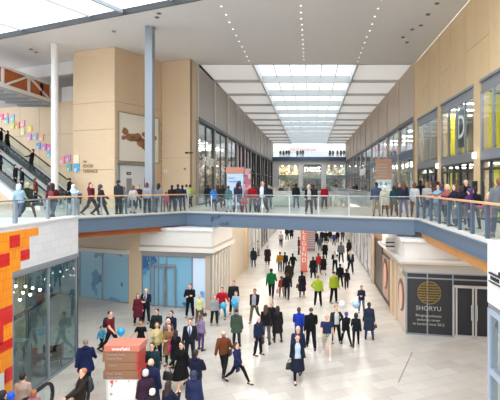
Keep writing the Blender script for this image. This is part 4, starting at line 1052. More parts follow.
# white sales counter at the corridor opening
t = thing('sales_kiosk', 'long white sales counter behind the footbridge crowd', 'counter', (-2.05, 36.6, L1))
MB().box(-.85, .85, -.5, .5, .08, 1.1).build('body', principled('counter_cream', 'EDE6D6', .45), t, bevel=.02)
MB().box(-.92, .92, -.56, .56, 1.1, 1.16).build('worktop', M_white, t, bevel=.01); MB().box(-.8, .8, -.45, .45, 0, .08).build('plinth', M_greyframe, t)
t = thing('sales_kiosk', 'pale glass-topped kiosk on the corridor gallery beyond the brown directory', 'counter', (5.1, 41, L1))
MB().box(-.6, .6, -1.5, 1.5, 0, .95).build('body', principled('counter_grey', 'C9D2D0', .45), t, bevel=.02); MB().box(-.62, .62, -1.55, 1.55, .95, 1.0).build('worktop', M_white, t); MB().box(-.5, .5, -1.4, 1.4, 1.0, 1.35).build('glass_case', M_balus, t)
# ================================================================ PEOPLE
# local frame: facing -Y, x to the viewer's right when the figure faces the viewer, standing 1.75 m tall
def remeshed(mb, voxel, smooth_it=3, smooth_f=.5):
    me = mb.mesh('tmp'); o = bpy.data.objects.new('tmp', me); C.objects.link(o)
    r = o.modifiers.new('r', 'REMESH'); r.mode = 'VOXEL'; r.voxel_size = voxel; r.use_smooth_shade = True
    if smooth_it: s = o.modifiers.new('s', 'SMOOTH'); s.iterations = smooth_it; s.factor = smooth_f
    dg = bpy.context.evaluated_depsgraph_get()
    out = bpy.data.meshes.new_from_object(o.evaluated_get(dg)); 
    bpy.data.objects.remove(o); bpy.data.meshes.remove(me)
    out.materials.clear(); return out

# pose: legs (swing deg, knee bend deg) per side; arms (swing fwd, abduct, elbow bend, inward turn of forearm); lean
POSES = {
 'stand': dict(L=(3, 2, 3), R=(-3, 3, 5), aL=(4, 9, 12, 0), aR=(-2, 9, 10, 0), lean=0),
 'walk': dict(L=(24, 4, 2), R=(-20, 22, 2), aL=(-22, 8, 14, 0), aR=(24, 8, 26, 0), lean=3),
 'walk2': dict(L=(-20, 24, 2), R=(24, 4, 2), aL=(24, 8, 26, 0), aR=(-22, 8, 14, 0), lean=3),
 'stride': dict(L=(34, 6, 2), R=(-30, 18, 2), aL=(-26, 8, 14, 0), aR=(28, 8, 30, 0), lean=6),
 'cross': dict(L=(2, 1, 5), R=(-2, 1, 6), aL=(18, 10, 92, 62), aR=(22, 10, 100, 66), lean=0),
 'hips': dict(L=(3, 2, 6), R=(-3, 3, 6), aL=(-18, 34, 82, 70), aR=(-2, 9, 10, 0), lean=0),
 'phone': dict(L=(3, 2, 3), R=(-3, 4, 5), aL=(2, 9, 12, 0), aR=(30, 10, 96, 25), lean=0),
 'carry': dict(L=(3, 2, 4), R=(-2, 3, 4), aL=(22, 10, 82, 30), aR=(22, 10, 84, 30), lean=0),
 'reach': dict(L=(8, 5, 4), R=(-8, 8, 6), aL=(34, 34, 34, -8), aR=(0, 12, 40, 30), lean=6),
 'wide': dict(L=(4, 2, 6), R=(-3, 3, 8), aL=(14, 26, 40, -12), aR=(14, 26, 40, -12), lean=0),
 'lean': dict(L=(2, 2, 4), R=(-10, 4, 6), aL=(46, 14, 52, 20), aR=(46, 14, 52, 20), lean=14),
 'rail': dict(L=(4, 4, 4), R=(-4, 4, 5), aL=(4, 9, 12, 0), aR=(30, 24, 62, -20), lean=2),
}
def rotx(v, deg):      # positive swings a hanging limb forward (-Y)
    a = math.radians(deg); c, s = math.cos(a), math.sin(a)
    return Vector((v.x, v.y * c + v.z * s, -v.y * s + v.z * c))
def roty(v, deg):
    a = math.radians(deg); c, s = math.cos(a), math.sin(a)
    return Vector((v.x * c - v.z * s, v.y, v.x * s + v.z * c))
def rotaxis(v, ax, deg): return Matrix.Rotation(math.radians(deg), 3, ax) @ v

def skeleton(pose, sex):
    p = POSES[pose]; J = {}
    hw = .088 if sex == 'm' else .092; sw = .174 if sex == 'm' else .152
    low = 9
    for s, k in ((1, 'L'), (-1, 'R')):
        a, kb, sp = p[k]
        hip = Vector((s * hw, 0, 0)); th = roty(rotx(Vector((0, 0, -.43)), a), s * sp); 
        sh = roty(rotx(Vector((0, 0, -.41)), a - kb), s * sp)
        J['hip' + k] = hip; J['knee' + k] = hip + th; J['ank' + k] = hip + th + sh; low = min(low, J['ank' + k].z)
    up = .085 - low
    for k in list(J): J[k] = J[k] + Vector((0, 0, up))
    root = Vector((0, 0, up)); ln = p['lean']
    T = lambda v: root + rotx(Vector((v[0], v[1], v[2])), ln)
    J['root'] = root; J['T'] = T
    J['neck'] = T((0, .01, .575)); J['head'] = J['neck'] + rotx(Vector((0, -.015, .135)), ln * .3)
    for s, k in ((1, 'L'), (-1, 'R')):
        sw_, ab, el, inn = p['a' + k]
        sho = T((s * sw, .01, .478)); ua = roty(rotx(Vector((0, 0, -.285)), sw_ + ln), s * ab)
        fo = roty(rotx(Vector((0, 0, -.255)), sw_ + ln + el), s * ab)
        fo = rotaxis(fo, ua.normalized(), s * inn)
        J['sho' + k] = sho; J['elb' + k] = sho + ua; J['wri' + k] = sho + ua + fo; J['fdir' + k] = fo.normalized()
        J['hand' + k] = J['wri' + k] + fo.normalized() * .09
    return J

def torso_rings(J, sex, infl, z0, z1, flare=0.0, flat=True):
    """torso sections between heights z0..z1 above the hip joints"""
    m = [(-.10, .150, .095), (0, .165, .115), (.10, .155, .110), (.2, .145, .102), (.3, .155, .108), (.38, .168, .112), (.44, .164, .105), (.49, .138, .092), (.535, .085, .075), (.57, .062, .066)]
    f = [(-.10, .155, .100), (0, .172, .122), (.10, .150, .108), (.2, .122, .092), (.3, .135, .102), (.37, .146, .118), (.43, .146, .100), (.48, .122, .086), (.53, .07, .068), (.57, .054, .058)]
    prof = m if sex == 'm' else f
    def at(z):
        for i in range(len(prof) - 1):
            if prof[i][0] <= z <= prof[i + 1][0]:
                t = (z - prof[i][0]) / (prof[i + 1][0] - prof[i][0]); return [prof[i][k] + (prof[i + 1][k] - prof[i][k]) * t for k in (1, 2)]
        return list(prof[0][1:]) if z < prof[0][0] else list(prof[-1][1:])
    rings = []; n = max(4, int((z1 - z0) / .05))
    for i in range(n + 1):
        z = z0 + (z1 - z0) * i / n; rx, ry = at(z)
        c = J['T']((0, 0, z)); g = infl + (flare * max(0, (.05 - z)) if flare else 0)
        rings.append((c.x, c.y, c.z, rx + g, ry + g))
    return rings

_cache = {}
def arm(mb, J, k, infl, wrist=True, sex='m', cut=1.0):
    q = .9 if sex == 'f' else 1.0
    mb.caps(J['sho' + k], J['elb' + k], (.056 + infl) * q, (.043 + infl) * q)
    if wrist:
        w = J['elb' + k] + (J['wri' + k] - J['elb' + k]) * cut; mb.caps(J['elb' + k], w, (.043 + infl) * q, (.031 + infl * (1.0 if cut < 1 else .9)) * q)
def leg(mb, J, k, infl, sex='m', to=1.0, extra=0.0):
    mb.caps(J['hip' + k], J['knee' + k], .084 + infl + extra, .056 + infl + extra)
    if to > 1e-3:
        a = J['knee' + k] + (J['ank' + k] - J['knee' + k]) * to; mid = J['knee' + k] + (J['ank' + k] - J['knee' + k]) * .32 + Vector((0, .012, 0))
        if to >= .9:
            mb.caps(J['knee' + k], mid, .056 + infl + extra, .055 + infl + extra); mb.caps(mid, a, .055 + infl + extra, .037 + infl + extra * 1.4)
        else: mb.caps(J['knee' + k], a, .056 + infl + extra, .052 + infl + extra)

def body_mesh(sex, pose, child):
    key = ('body', sex, pose, child)
    if key in _cache: return _cache[key]
    J = skeleton(pose, sex); mb = MB()
    mb.loft(torso_rings(J, sex, 0, -.1, .57), 16)
    for k in 'LR':
        leg(mb, J, k, 0, sex); arm(mb, J, k, 0, True, sex)
        mb.caps(J['ank' + k], J['ank' + k] + Vector((0, -.1, -.04)), .04, .03)
        f = J['fdir' + k]; mb.caps(J['wri' + k], J['wri' + k] + f * .06, .028, .034)
    mb.caps(J['T']((0, .01, .52)), J['neck'] + Vector((0, -.01, .06)), .06, .052)
    h = J['head']; hs = 1.28 if child else 1.0
    mb.ell(h + Vector((0, .012, .03)) * hs, (.077 * hs, .095 * hs, .098 * hs), 16, 12)
    mb.ell(h + Vector((0, -.012, -.04)) * hs, (.062 * hs, .078 * hs, .085 * hs), 16, 12)
    me = remeshed(mb, .016, 3)
    bm = bmesh.new(); bm.from_mesh(me)
    for fc in bm.faces: fc.material_index = 0; fc.smooth = True
    # face and fingers joined to the same mesh
    ex = MB(); fy = -.093 * hs
    ex.ell(h + Vector((0, fy, -.022 * hs)), (.014 * hs, .022 * hs, .024 * hs), 8, 6, 0)
    for s in (1, -1):
        ex.ell(h + Vector((s * .03 * hs, fy + .012 * hs, .005 * hs)), (.013 * hs, .01 * hs, .008 * hs), 8, 6, 1)
        ex.ell(h + Vector((s * .03 * hs, fy + .012 * hs, .026 * hs)), (.018 * hs, .009 * hs, .005 * hs), 6, 4, 1)
        ex.ell(h + Vector((s * .078 * hs, .012, -.005 * hs)), (.012 * hs, .02 * hs, .032 * hs), 8, 6, 0)
    ex.ell(h + Vector((0, fy + .008 * hs, -.062 * hs)), (.024 * hs, .01 * hs, .007 * hs), 8, 5, 2)
    for k, s in (('L', 1), ('R', -1)):
        f = J['fdir' + k]; base = J['wri' + k] + f * .075
        side = f.cross(Vector((1, 0, 0))); side = side.normalized() if side.length > .1 else Vector((0, -1, 0))
        pal = side.cross(f).normalized()
        if pal.x * s > 0: pal = -pal          # palm looks inward
        for i, ln in enumerate((.07, .08, .074, .056)):
            r0 = base + side * ((i - 1.5) * .018); r1 = r0 + (f + pal * .25).normalized() * ln * .55; r2 = r1 + (f * .7 + pal * .8).normalized() * ln * .5
            ex.cyl(r0 - f * .02, r1, .0095, .0088, 6).cyl(r1, r2, .0088, .007, 6)
        t0 = J['wri' + k] + f * .035 - side * .025; t1 = t0 - side * .025 + f * .03 + pal * .012; t2 = t1 + f * .03 + pal * .012
        ex.cyl(t0, t1, .012, .011, 6).cyl(t1, t2, .011, .008, 6)
    b = len(bm.verts); vs = [bm.verts.new(v) for v in ex.v]
    for fc, mi in zip(ex.f, ex.m):
        try: q = bm.faces.new([vs[i] for i in fc]); q.material_index = mi; q.smooth = True
        except ValueError: pass
    bmesh.ops.recalc_face_normals(bm, faces=bm.faces)
    bm.to_mesh(me); bm.free(); me.name = 'body'
    for m in (None, None, None): me.materials.append(m)
    _cache[key] = (me, J); return _cache[key]

def top_mesh(kind, sex, pose):
    key = ('top', kind, sex, pose)
    if key in _cache: return _cache[key]
    J = skeleton(pose, sex); mb = MB()
    infl = {'tee': .014, 'shirt': .014, 'jacket': .026, 'hoodie': .03, 'puffer': .042, 'coat': .03, 'suit': .022, 'cardigan': .022, 'dress': .012, 'parka': .038, 'cape': .05}[kind]
    z0 = {'tee': -.06, 'shirt': -.06, 'jacket': -.07, 'hoodie': -.08, 'puffer': -.07, 'suit': -.13, 'cardigan': -.14}.get(kind, -.1)
    mb.loft(torso_rings(J, sex, infl, z0, .545 if kind in ('tee', 'dress', 'shirt') else .56), 18)
    for k in 'LR':
        if kind == 'tee':
            e = J['sho' + k] + (J['elb' + k] - J['sho' + k]) * .6; mb.caps(J['sho' + k], e, .066, .058)
        else: arm(mb, J, k, infl * .75, True, sex, .97)
    if kind in ('coat', 'dress', 'parka', 'cape'):
        ht = {'coat': -.46, 'dress': -.42, 'parka': -.26, 'cape': -.62}[kind]; r = J['root']; rings = []
        kx = max(abs(J['kneeL'].x), abs(J['kneeR'].x)); 
        for i in range(8):
            t = i / 7; z = r.z + .06 + (ht - .06) * t
            yl = 0; spread = 0
            if z < r.z:
                ys_ = []
                for k in 'LR':
                    q = (r.z - z) / max(.05, (r.z - J['knee' + k].z)); ys_.append(J['knee' + k].y * min(q, 1.1))
                yl = sum(ys_) / 2; spread = abs(ys_[0] - ys_[1]) / 2
            rings.append((r.x, yl, z, .175 + infl + .05 * t, .125 + infl + .035 * t + spread * .85))
        mb.loft(rings[::-1], 18)
    if kind in ('hoodie', 'parka'):
        mb.ell(J['neck'] + Vector((0, .075, .0)), (.11, .07, .075), 12, 8)
    elif kind in ('jacket', 'coat', 'puffer', 'suit'):
        mb.caps(J['neck'] + Vector((0, .012, -.03)), J['neck'] + Vector((0, .012, .018)), .072, .066)
    me = remeshed(mb, .02, 3); me.name = kind; me.materials.append(None); _cache[key] = me; return me

def bottom_mesh(kind, sex, pose):
    key = ('bot', kind, sex, pose)
    if key in _cache: return _cache[key]
    J = skeleton(pose, sex); mb = MB()
    if kind == 'skirt':
        r = J['root']; rings = []
        for i in range(7):
            t = i / 6; z = r.z + .12 - .52 * t; ys_ = [J['knee' + k].y * min(1.1, max(0, (r.z - z) / (r.z - J['knee' + k].z))) for k in 'LR']
            rings.append((0, sum(ys_) / 2, z, .15 + .07 * t, .115 + .05 * t + abs(ys_[0] - ys_[1]) * .42))
        mb.loft(rings[::-1], 18)
    elif kind == 'shorts':
        mb.loft(torso_rings(J, sex, .014, -.1, .12), 16)
        for k in 'LR': mb.caps(J['hip' + k], J['hip' + k] + (J['knee' + k] - J['hip' + k]) * .78, .105, .085)
    else:
        inf, ex, to = {'trousers': (.012, .006, .97), 'jeans': (.010, .002, .97), 'leggings': (.006, 0, .97), 'shorts': (.016, .012, .12)}[kind]
        mb.loft(torso_rings(J, sex, .012, -.1, .12), 16)
        for k in 'LR': leg(mb, J, k, inf, sex, to, ex)
    me = remeshed(mb, .018, 3); me.name = kind; me.materials.append(None); _cache[key] = me; return me

def shoe_mesh(pitch, heel=False):
    key = ('shoe', round(pitch), heel)
    if key in _cache: return _cache[key]
    mb = MB(); secs = [(.085, .030, .0, .075), (.06, .038, 0, .085), (.0, .038, 0, .075), (-.07, .045, 0, .058), (-.13, .046, 0, .048), (-.175, .036, 0, .038), (-.195, .015, .008, .025)]
    n = 8; vs = []
    for y, w, z0, z1 in secs:
        for i in range(n):
            t = 2 * PI * i / n; zc = (z0 + z1) / 2; vs.append((w * math.cos(t), y, max(z0, zc + (z1 - zc) * 1.15 * math.sin(t))))
    fs = [tuple(range(n)), tuple(range((len(secs) - 1) * n, len(secs) * n))[::-1]]
    for j in range(len(secs) - 1): fs += [(j * n + i, j * n + (i + 1) % n, (j + 1) * n + (i + 1) % n, (j + 1) * n + i) for i in range(n)]
    mb.add(vs, fs)
    mb.caps((0, .03, .05), (0, .03, .1), .043, .04, 8)
    a = math.radians(pitch)
    # toe stays down while the heel lifts: turn about the ankle
    mb.v = [(x, (y) * math.cos(a) - (z - .085) * math.sin(a) * -1 * -1, (y) * math.sin(a) + (z - .085) * math.cos(a)) for x, y, z in mb.v]
    me = mb.mesh('shoe', True); me.materials.append(None); _cache[key] = me; return me

def hair_mesh(style, sex, pose, child):
    key = ('hair', style, pose, sex, child)
    if key in _cache: return _cache[key]
    J = skeleton(pose, sex); h = J['head']; hs = 1.28 if child else 1.0; mb = MB()
    def E(c, r): mb.ell(h + Vector(c) * hs, tuple(v * hs for v in r), 16, 12)
    if style in ('short', 'long', 'bob', 'pony', 'bun'):
        E((0, .028, .048), (.086, .094, .094)); E((0, .06, -.005), (.08, .06, .08))
    if style == 'crop': E((0, .026, .044), (.081, .09, .09))
    if style == 'thin': E((0, .05, -.005), (.08, .066, .05)); E((.062, .02, .0), (.02, .045, .035)); E((-.062, .02, .0), (.02, .045, .035))
    if style in ('long', 'bob'):
        dn = -.26 if style == 'long' else -.1
        mb.caps(h + Vector((0, .06, 0)) * hs, h + Vector((0, .075, dn)) * hs, .08 * hs, .07 * hs, 12)
        for s in (1, -1): mb.caps(h + Vector((s * .068, .025, .02)) * hs, h + Vector((s * .075, .03, dn * .75)) * hs, .032 * hs, .03 * hs, 8)
    if style == 'pony': mb.caps(h + Vector((0, .11, .02)) * hs, h + Vector((0, .13, -.17)) * hs, .035 * hs, .022 * hs)
    if style == 'bun': E((0, .105, .06), (.045, .045, .045))
    if style == 'beanie': E((0, .015, .055), (.092, .108, .098)); E((0, .05, 0), (.086, .07, .06))
    if style == 'cap': E((0, .015, .05), (.088, .104, .085)); mb.ell(h + Vector((0, -.1, .05)) * hs, (.065 * hs, .06 * hs, .012 * hs), 12, 6)
    if style == 'scarf': E((0, .025, .03), (.094, .108, .12)); mb.caps(h + Vector((0, .03, -.08)) * hs, h + Vector((0, .03, -.14)) * hs, .095 * hs, .12 * hs, 12)
    if style == 'hood': E((0, .03, .025), (.105, .115, .13)); E((0, .06, -.09), (.1, .08, .08))
    me = remeshed(mb, .014, 2); me.name = 'hair'; me.materials.append(None); _cache[key] = me; return me

def front_mesh(sex, pose, kind, infl):
    """shirt front showing in the V of an open jacket; tie"""
    key = ('front', sex, pose, kind, infl)
    if key in _cache: return _cache[key]
    J = skeleton(pose, sex); rings = torso_rings(J, sex, infl + .012, .0 if kind == 'open' else .16, .56)
    mb = MB(); vs = []; n = 7; k = len(rings)
    for i, (x, y, z, rx, ry) in enumerate(rings):
        t = i / (k - 1); half = {'open': .55, 'vee': .08 + .5 * t, 'tie': .1 + .04 * (1 - t)}[kind]
        e = .012 if kind == 'tie' else 0
        for j in range(n):
            a = -PI / 2 - half + 2 * half * j / (n - 1); vs.append((x + (rx + e) * math.cos(a), y + (ry + e) * math.sin(a), z))
    m = len(vs); vs += [(x, y + .03, z) for x, y, z in vs]
    fs = []
    for i in range(k - 1):
        for j in range(n - 1):
            a = i * n + j; fs += [(a, a + 1, a + n + 1, a + n), (m + a, m + a + n, m + a + n + 1, m + a + 1)]
    for i in range(k - 1):
        for j in (0, n - 1): a = i * n + j; fs.append((a, a + n, m + a + n, m + a))
    for j in range(n - 1):
        for i in (0, k - 1): a = i * n + j; fs.append((a, a + 1, m + a + 1, m + a))
    mb.add(vs, fs); me = mb.mesh('shirt_front', True); me.materials.append(None); _cache[key] = me; return me

M_eye = principled('eye_dark', '2A201C', .4); M_lip = principled('lip', 'A85A50', .5)
SKINS = {'p': principled('skin_pale', 'E3B49A', .55), 'm': principled('skin_mid', 'C68E6A', .55), 'd': principled('skin_dark', '6E4632', .5)}
def child_obj(name, me, parent, mats, loc=None):
    o = bpy.data.objects.new(name, me); C.objects.link(o); o.parent = parent
    for i, m in enumerate(mats):
        o.material_slots[i].link = 'OBJECT'; o.material_slots[i].material = m
    if loc is not None: o.location = loc
    return o

PEOPLE = {}; CROWD = []
def person(pos, face, h, pose, sex, hair, top, bot, label, shoe='1C1A1A', skin='p', shirt=None, tie=None, child=False, group=None, pid=None):
    sc = h / 1.75
    pos = Vector(pos)
    for _ in range(10):                      # leave elbow room
        if any((q['pos'] - pos).length < (.44 if not child and not q['child'] else .3) for q in CROWD): pos = Vector((pos.x * 1.008, pos.y * 1.008, pos.z))
        else: break
    e = thing('person', label, 'person', pos, math.radians(face), group); e.scale = (sc * 1.1, sc * 1.1, sc)
    me, J = body_mesh(sex, pose, child)
    child_obj('body', me, e, [SKINS[skin], M_eye, M_lip])
    if hair:
        st, col = hair.split(':'); child_obj({'beanie': 'hat', 'cap': 'cap', 'scarf': 'headscarf', 'hood': 'hood'}.get(st, 'hair'), hair_mesh(st, sex, pose, child), e, [principled('hair_' + col, col, .7)])
    tk, tc = top.split(':'); infl = {'tee': .014, 'jacket': .026, 'suit': .022, 'coat': .03, 'cardigan': .022}.get(tk, .026)
    child_obj(tk, top_mesh(tk, sex, pose), e, [fabric(tc)])
    if shirt:
        kd, c = shirt.split(':'); child_obj('shirt', front_mesh(sex, pose, kd, infl), e, [fabric(c)])
    if tie: child_obj('tie', front_mesh(sex, pose, 'tie', infl + .006), e, [fabric(tie)])
    if bot:
        bk, bc = bot.split(':'); child_obj(bk, bottom_mesh(bk, sex, pose), e, [fabric(bc)])
    low = min(J['ankL'].z, J['ankR'].z)
    for k in 'LR':
        a = J['ank' + k]; dz = a.z - low; pitch = 0 if dz < .02 else min(60, math.degrees(math.asin(min(.95, dz / .19))))
        child_obj('shoe', shoe_mesh(pitch), e, [principled('shoe_' + shoe, shoe, .5)], a)
    rec = dict(child=child, e=e, J=J, sc=sc, face=math.radians(face), pos=Vector(pos))
    CROWD.append(rec)
    if pid: PEOPLE[pid] = rec
    return rec
def at(pid, v):
    r = PEOPLE[pid]; v = Vector(v) * r['sc']; v.x *= 1.1; v.y *= 1.1; c, s = math.cos(r['face']), math.sin(r['face'])
    return r['pos'] + Vector((v.x * c - v.y * s, v.x * s + v.y * c, v.z))
def hand(pid, k): return at(pid, PEOPLE[pid]['J']['hand' + k])

# ---------------------------------------------------------------- things people carry
def handbag(label, pid, k, col, s=1.0, cat='bag'):
    p = hand(pid, k); r = PEOPLE[pid]; m = principled('leather_' + col, col, .5)
    t = thing('handbag', label, cat, (p.x, p.y, p.z - .36 * s), r['face'] + .2)
    MB().loft([(0, 0, 0, .17 * s, .07 * s), (0, 0, .02, .18 * s, .075 * s), (0, 0, .2 * s, .15 * s, .05 * s), (0, 0, .24 * s, .13 * s, .02 * s)], 16).build('body', m, t, True)
    hm = MB()
    for i in range(8):
        a, b = PI * i / 8, PI * (i + 1) / 8; hm.bar((.09 * s * math.cos(a), 0, .22 * s + .15 * s * math.sin(a)), (.09 * s * math.cos(b), 0, .22 * s + .15 * s * math.sin(b)), .018)
    hm.build('handle', m, t)
def carrier(label, pid, k, col, s=1.0):
    p = hand(pid, k); r = PEOPLE[pid]; m = principled('paper_' + col, col, .6)
    t = thing('shopping_bag', label, 'bag', (p.x, p.y, p.z - .5 * s), r['face'] + .3)
    mb = MB(); mb.add([(-.16 * s, -.05 * s, 0), (.16 * s, -.05 * s, 0), (.16 * s, .05 * s, 0), (-.16 * s, .05 * s, 0), (-.17 * s, -.07 * s, .36 * s), (.17 * s, -.07 * s, .36 * s), (.17 * s, .07 * s, .36 * s), (-.17 * s, .07 * s, .36 * s)],
        [(0, 1, 2, 3), (0, 1, 5, 4), (1, 2, 6, 5), (2, 3, 7, 6), (3, 0, 4, 7), (4, 5, 6, 7)]); mb.build('body', m, t)
    hm = MB()
    for y in (-.06, .06):
        for i in range(6):
            a, b = PI * i / 6, PI * (i + 1) / 6; hm.bar((.08 * s * math.cos(a), y * s, .36 * s + .13 * s * math.sin(a)), (.08 * s * math.cos(b), y * s, .36 * s + .13 * s * math.sin(b)), .01)
    hm.build('handle', m, t)
def backpack(label, pid, col, s=1.0):
    r = PEOPLE[pid]; p = at(pid, r['J']['T']((0, .215, .17))); m = principled('pack_' + col, col, .7)
    t = thing('backpack', label, 'backpack', p, r['face']); s *= r['sc']
    MB().loft([(0, 0, 0, .14 * s, .07 * s), (0, 0, .03 * s, .16 * s, .09 * s), (0, 0, .3 * s, .15 * s, .085 * s), (0, 0, .38 * s, .1 * s, .06 * s), (0, 0, .4 * s, .04 * s, .03 * s)], 16).build('body', m, t, True)
    MB().loft([(0, .06 * s, .03 * s, .11 * s, .05 * s), (0, .07 * s, .1 * s, .12 * s, .055 * s), (0, .06 * s, .19 * s, .1 * s, .045 * s)], 14).build('pocket', m, t, True)
    st = MB()
    for sx in (-.1, .1): st.bar((sx * s, -.06 * s, .36 * s), (sx * s, -.2 * s, .37 * s), .04 * s, .015).bar((sx * s, -.08 * s, .06 * s), (sx * 1.3 * s, -.2 * s, .12 * s), .03 * s, .012)
    st.build('strap', m, t)
def balloon(label, p, r, col, tail=.8, base=None):
    t = thing('balloon', label, 'balloon', p)
    m = principled('balloon_' + col, col, .18, 0, .6)
    rr = [(0, 0, -r * 1.15, .01, .01)]
    for i in range(1, 13):
        a = -PI / 2 + PI * i / 13; k = 1 - .22 * max(0, -math.sin(a)); rr.append((0, 0, r * 1.1 * math.sin(a), r * math.cos(a) * k, r * math.cos(a) * k))
    rr.append((0, 0, r * 1.1, .01, .01)); MB().loft(rr, 20).build('skin', m, t, True)
    MB().cyl((0, 0, -r * 1.15), (0, 0, -r * 1.25), .012, .025, 8).build('knot', m, t)
    q = Vector(base) - Vector(p) if base is not None else Vector((.05, 0, -r * 1.2 - tail))
    MB().bar((0, 0, -r * 1.2), q, .006).build('string', M_white, t)
def shoulder_bag(label, pid, side, col):
    r = PEOPLE[pid]; s = r['sc']; p = at(pid, r['J']['T']((side * .235, .04, -.08))); m = principled('leather_' + col, col, .5)
    t = thing('shoulder_bag', label, 'bag', p, r['face'] + PI / 2)
    MB().loft([(0, 0, 0, .15 * s, .045 * s), (0, 0, .03, .16 * s, .055 * s), (0, 0, .19 * s, .15 * s, .045 * s), (0, 0, .22 * s, .14 * s, .02 * s)], 14).build('body', m, t, True)
    MB().bar((.12 * s, 0, .2 * s), (.02 * s, side * .1 * s, .66 * s), .025, .012).bar((-.12 * s, 0, .2 * s), (-.04 * s, side * .1 * s, .66 * s), .025, .012).build('strap', m, t)
# ---------------------------------------------------------------- who stands where
def gp(px, head, feet, z=0.0, hmin=1.5, hmax=1.9):
    """stand a person at the floor point seen at (px, feet); height from the head line, kept human"""
    p = G(px, feet, z); h = (feet - head) / F * p.y
    return p, min(hmax, max(hmin, h))
def gh(px, head, h, z=0.0):
    Y = F * (EYE - z - h) / (head - CY); return Vector(((px - CX) / F * Y, Y, z)), h
def keep_back(p, px):
    """step back from the first floor edge rails so nobody stands in the glass"""
    while True:
        x, y = p.x, p.y; bad = False
        for a, b in ((Vector((-12.6, 19.75)), Vector((-12.6, 23.1))), (Vector((-12.6, 23.1)), CC), (CC, A), (A, B)):
            d = (b - a).normalized(); q = Vector((x, y)) - a; t = q.dot(d); side = -d.y * q.x + d.x * q.y
            if -.3 < t < (b - a).length + .3 and side < .55: bad = True
        if not bad or y > 40: return p
        y *= 1.01; p = Vector(((px - CX) / F * y, y, p.z))
def W(pid, px, head, feet, face, pose, sex, hair, top, bot, label, **k):
    z = k.pop('z', 0.0); h = k.pop('h', None)
    if feet is None: p, h = gh(px, head, h or (1.78 if sex == 'm' else 1.66), z)
    else:
        ch = k.get('child'); p, hh = gp(px, head, feet, z, 0.9 if ch else (1.52 if sex == 'f' else 1.62), 1.45 if ch else (1.8 if sex == 'f' else 1.9)); h = h or hh
        if z == L1:
            y0 = p.y; p = keep_back(p, px); h *= p.y / y0 if p.y / y0 < 1.05 else 1.05
    return person(p, face, h, pose, sex, hair, top, bot, label, pid=pid, **k)

# ================= ground floor, foreground
W('mar', 138, 294, 325, 20, 'stand', 'f', 'bob:3A2A22', 'coat:6A2233', 'trousers:1F1B20', 'woman in a maroon coat standing at the timber pier beside a suited man')
W('sui', 146, 289.5, 324, 0, 'carry', 'm', 'thin:4A3A30', 'suit:1E2238', 'trousers:1C1E2C', 'man in a dark navy suit beside the woman in the maroon coat', shirt='vee:B9C6DC', tie='5A2A3A')
W('bpk', 111, 310, 352, 75, 'walk', 'm', 'crop:2A1C16', 'tee:7E1F2E', 'jeans:23242E', 'man in a maroon tee shirt wearing a black backpack and walking with a child', skin='p')
backpack('black backpack on the man in the maroon tee shirt', 'bpk', '16161A')
W('kid', 102, 326, 349, 60, 'walk2', 'm', 'short:5A4030', 'jacket:4FB4DC', 'trousers:23242E', 'small child in a sky blue jacket beside the man with the black backpack', child=True)
q = hand('bpk', 'R'); balloon('bright blue balloon in front of the man with the black backpack', Vector((q.x + .28, q.y - .1, q.z + .1)), .16, '2AA5DE', .5)
W('blk', 141, 320.5, 357, 0, 'wide', 'f', 'short:241A16', 'tee:14141A', 'trousers:16161C', 'woman all in black with arms spread just behind the directory kiosk', skin='m')
W('grn', 156, 309.5, 347, -10, 'reach', 'm', 'short:1E1714', 'jacket:1F2B2C', 'trousers:22232A', 'young man in a dark green jacket reaching an arm out behind the yellow cardigan')
W('nav', 171, 311, 350, -20, 'stand', 'm', 'short:221A18', 'jacket:23263F', 'trousers:20222C', 'man in a navy jacket behind the white-haired person')
W('whi', 168, 319, 356, 10, 'stand', 'f', 'bob:D8D4CE', 'cardigan:8A7A78', 'trousers:3A3638', 'short white-haired person in front of the man in the navy jacket', h=1.55)
W('yel', 157, 322.5, 363, 15, 'phone', 'f', 'bob:6A4430', 'cardigan:D6C27A', 'trousers:1A1A1E', 'woman in a pale yellow cardigan and black trousers', shirt='open:EBDDA8')
W('flo', 169.5, 324, 366, -10, 'carry', 'f', 'long:4A2E20', 'dress:A0764E', 'leggings:2A2422', 'long-haired woman in a brown patterned top holding her hands together')
W('lhb', 176, 331, 369, 165, 'stand', 'f', 'long:2A1C18', 'coat:17171B', 'leggings:17171B', 'long-haired woman in a long black coat seen from behind')
W('tie', 190, 319, 362, 10, 'stand', 'm', 'short:4A3424', 'suit:23262F', 'trousers:2A2D38', 'man in a dark suit with white shirt and blue tie facing the camera', shirt='vee:EDEFF2', tie='4A64A0')
W('lil', 201, 314.5, 350, 150, 'stand', 'f', 'pony:6A4A34', 'jacket:A08AB0', 'leggings:5A4A8A', 'woman in a lilac patterned top behind the man with the blue tie')
carrier('bright yellow carrier bag beside the woman in the lilac top', 'lil', 'L', 'E8DC2A', .75)
shoulder_bag('magenta bag on the long-haired woman in the long black coat', 'lhb', 1, 'D0267E')
W('nam', 181, 340.5, 389, -25, 'walk', 'f', 'short:2C1C18', 'coat:141418', None, 'woman in a short black coat with bare legs striding past the crowd', shoe='141414')
handbag('large black handbag carried by the bare-legged woman in the black coat', 'nam', 'R', '121216', 1.2)
W('nmn', 196, 350, None, 165, 'carry', 'm', 'short:1E1614', 'hoodie:20243A', 'jeans:2C3A66', 'man in a dark navy sweatshirt seen from behind at the picture bottom')
W('nwm', 194, 371, None, 175, 'stand', 'f', 'hood:252C4E', 'puffer:2A3258', 'jeans:222A48', 'woman in a hooded navy puffer jacket at the very bottom of the picture')
W('dkh', 169, 381, None, 150, 'phone', 'f', 'long:2A1A18', 'jacket:1C2038', 'jeans:20243A', 'dark long-haired woman in navy at the bottom beside the navy raincoat man')
W('rcn', 151, 359, None, 178, 'stand', 'm', 'thin:B8A090', 'coat:232A4C', 'trousers:1E2030', 'balding man in a long navy raincoat with his back to us', skin='p')
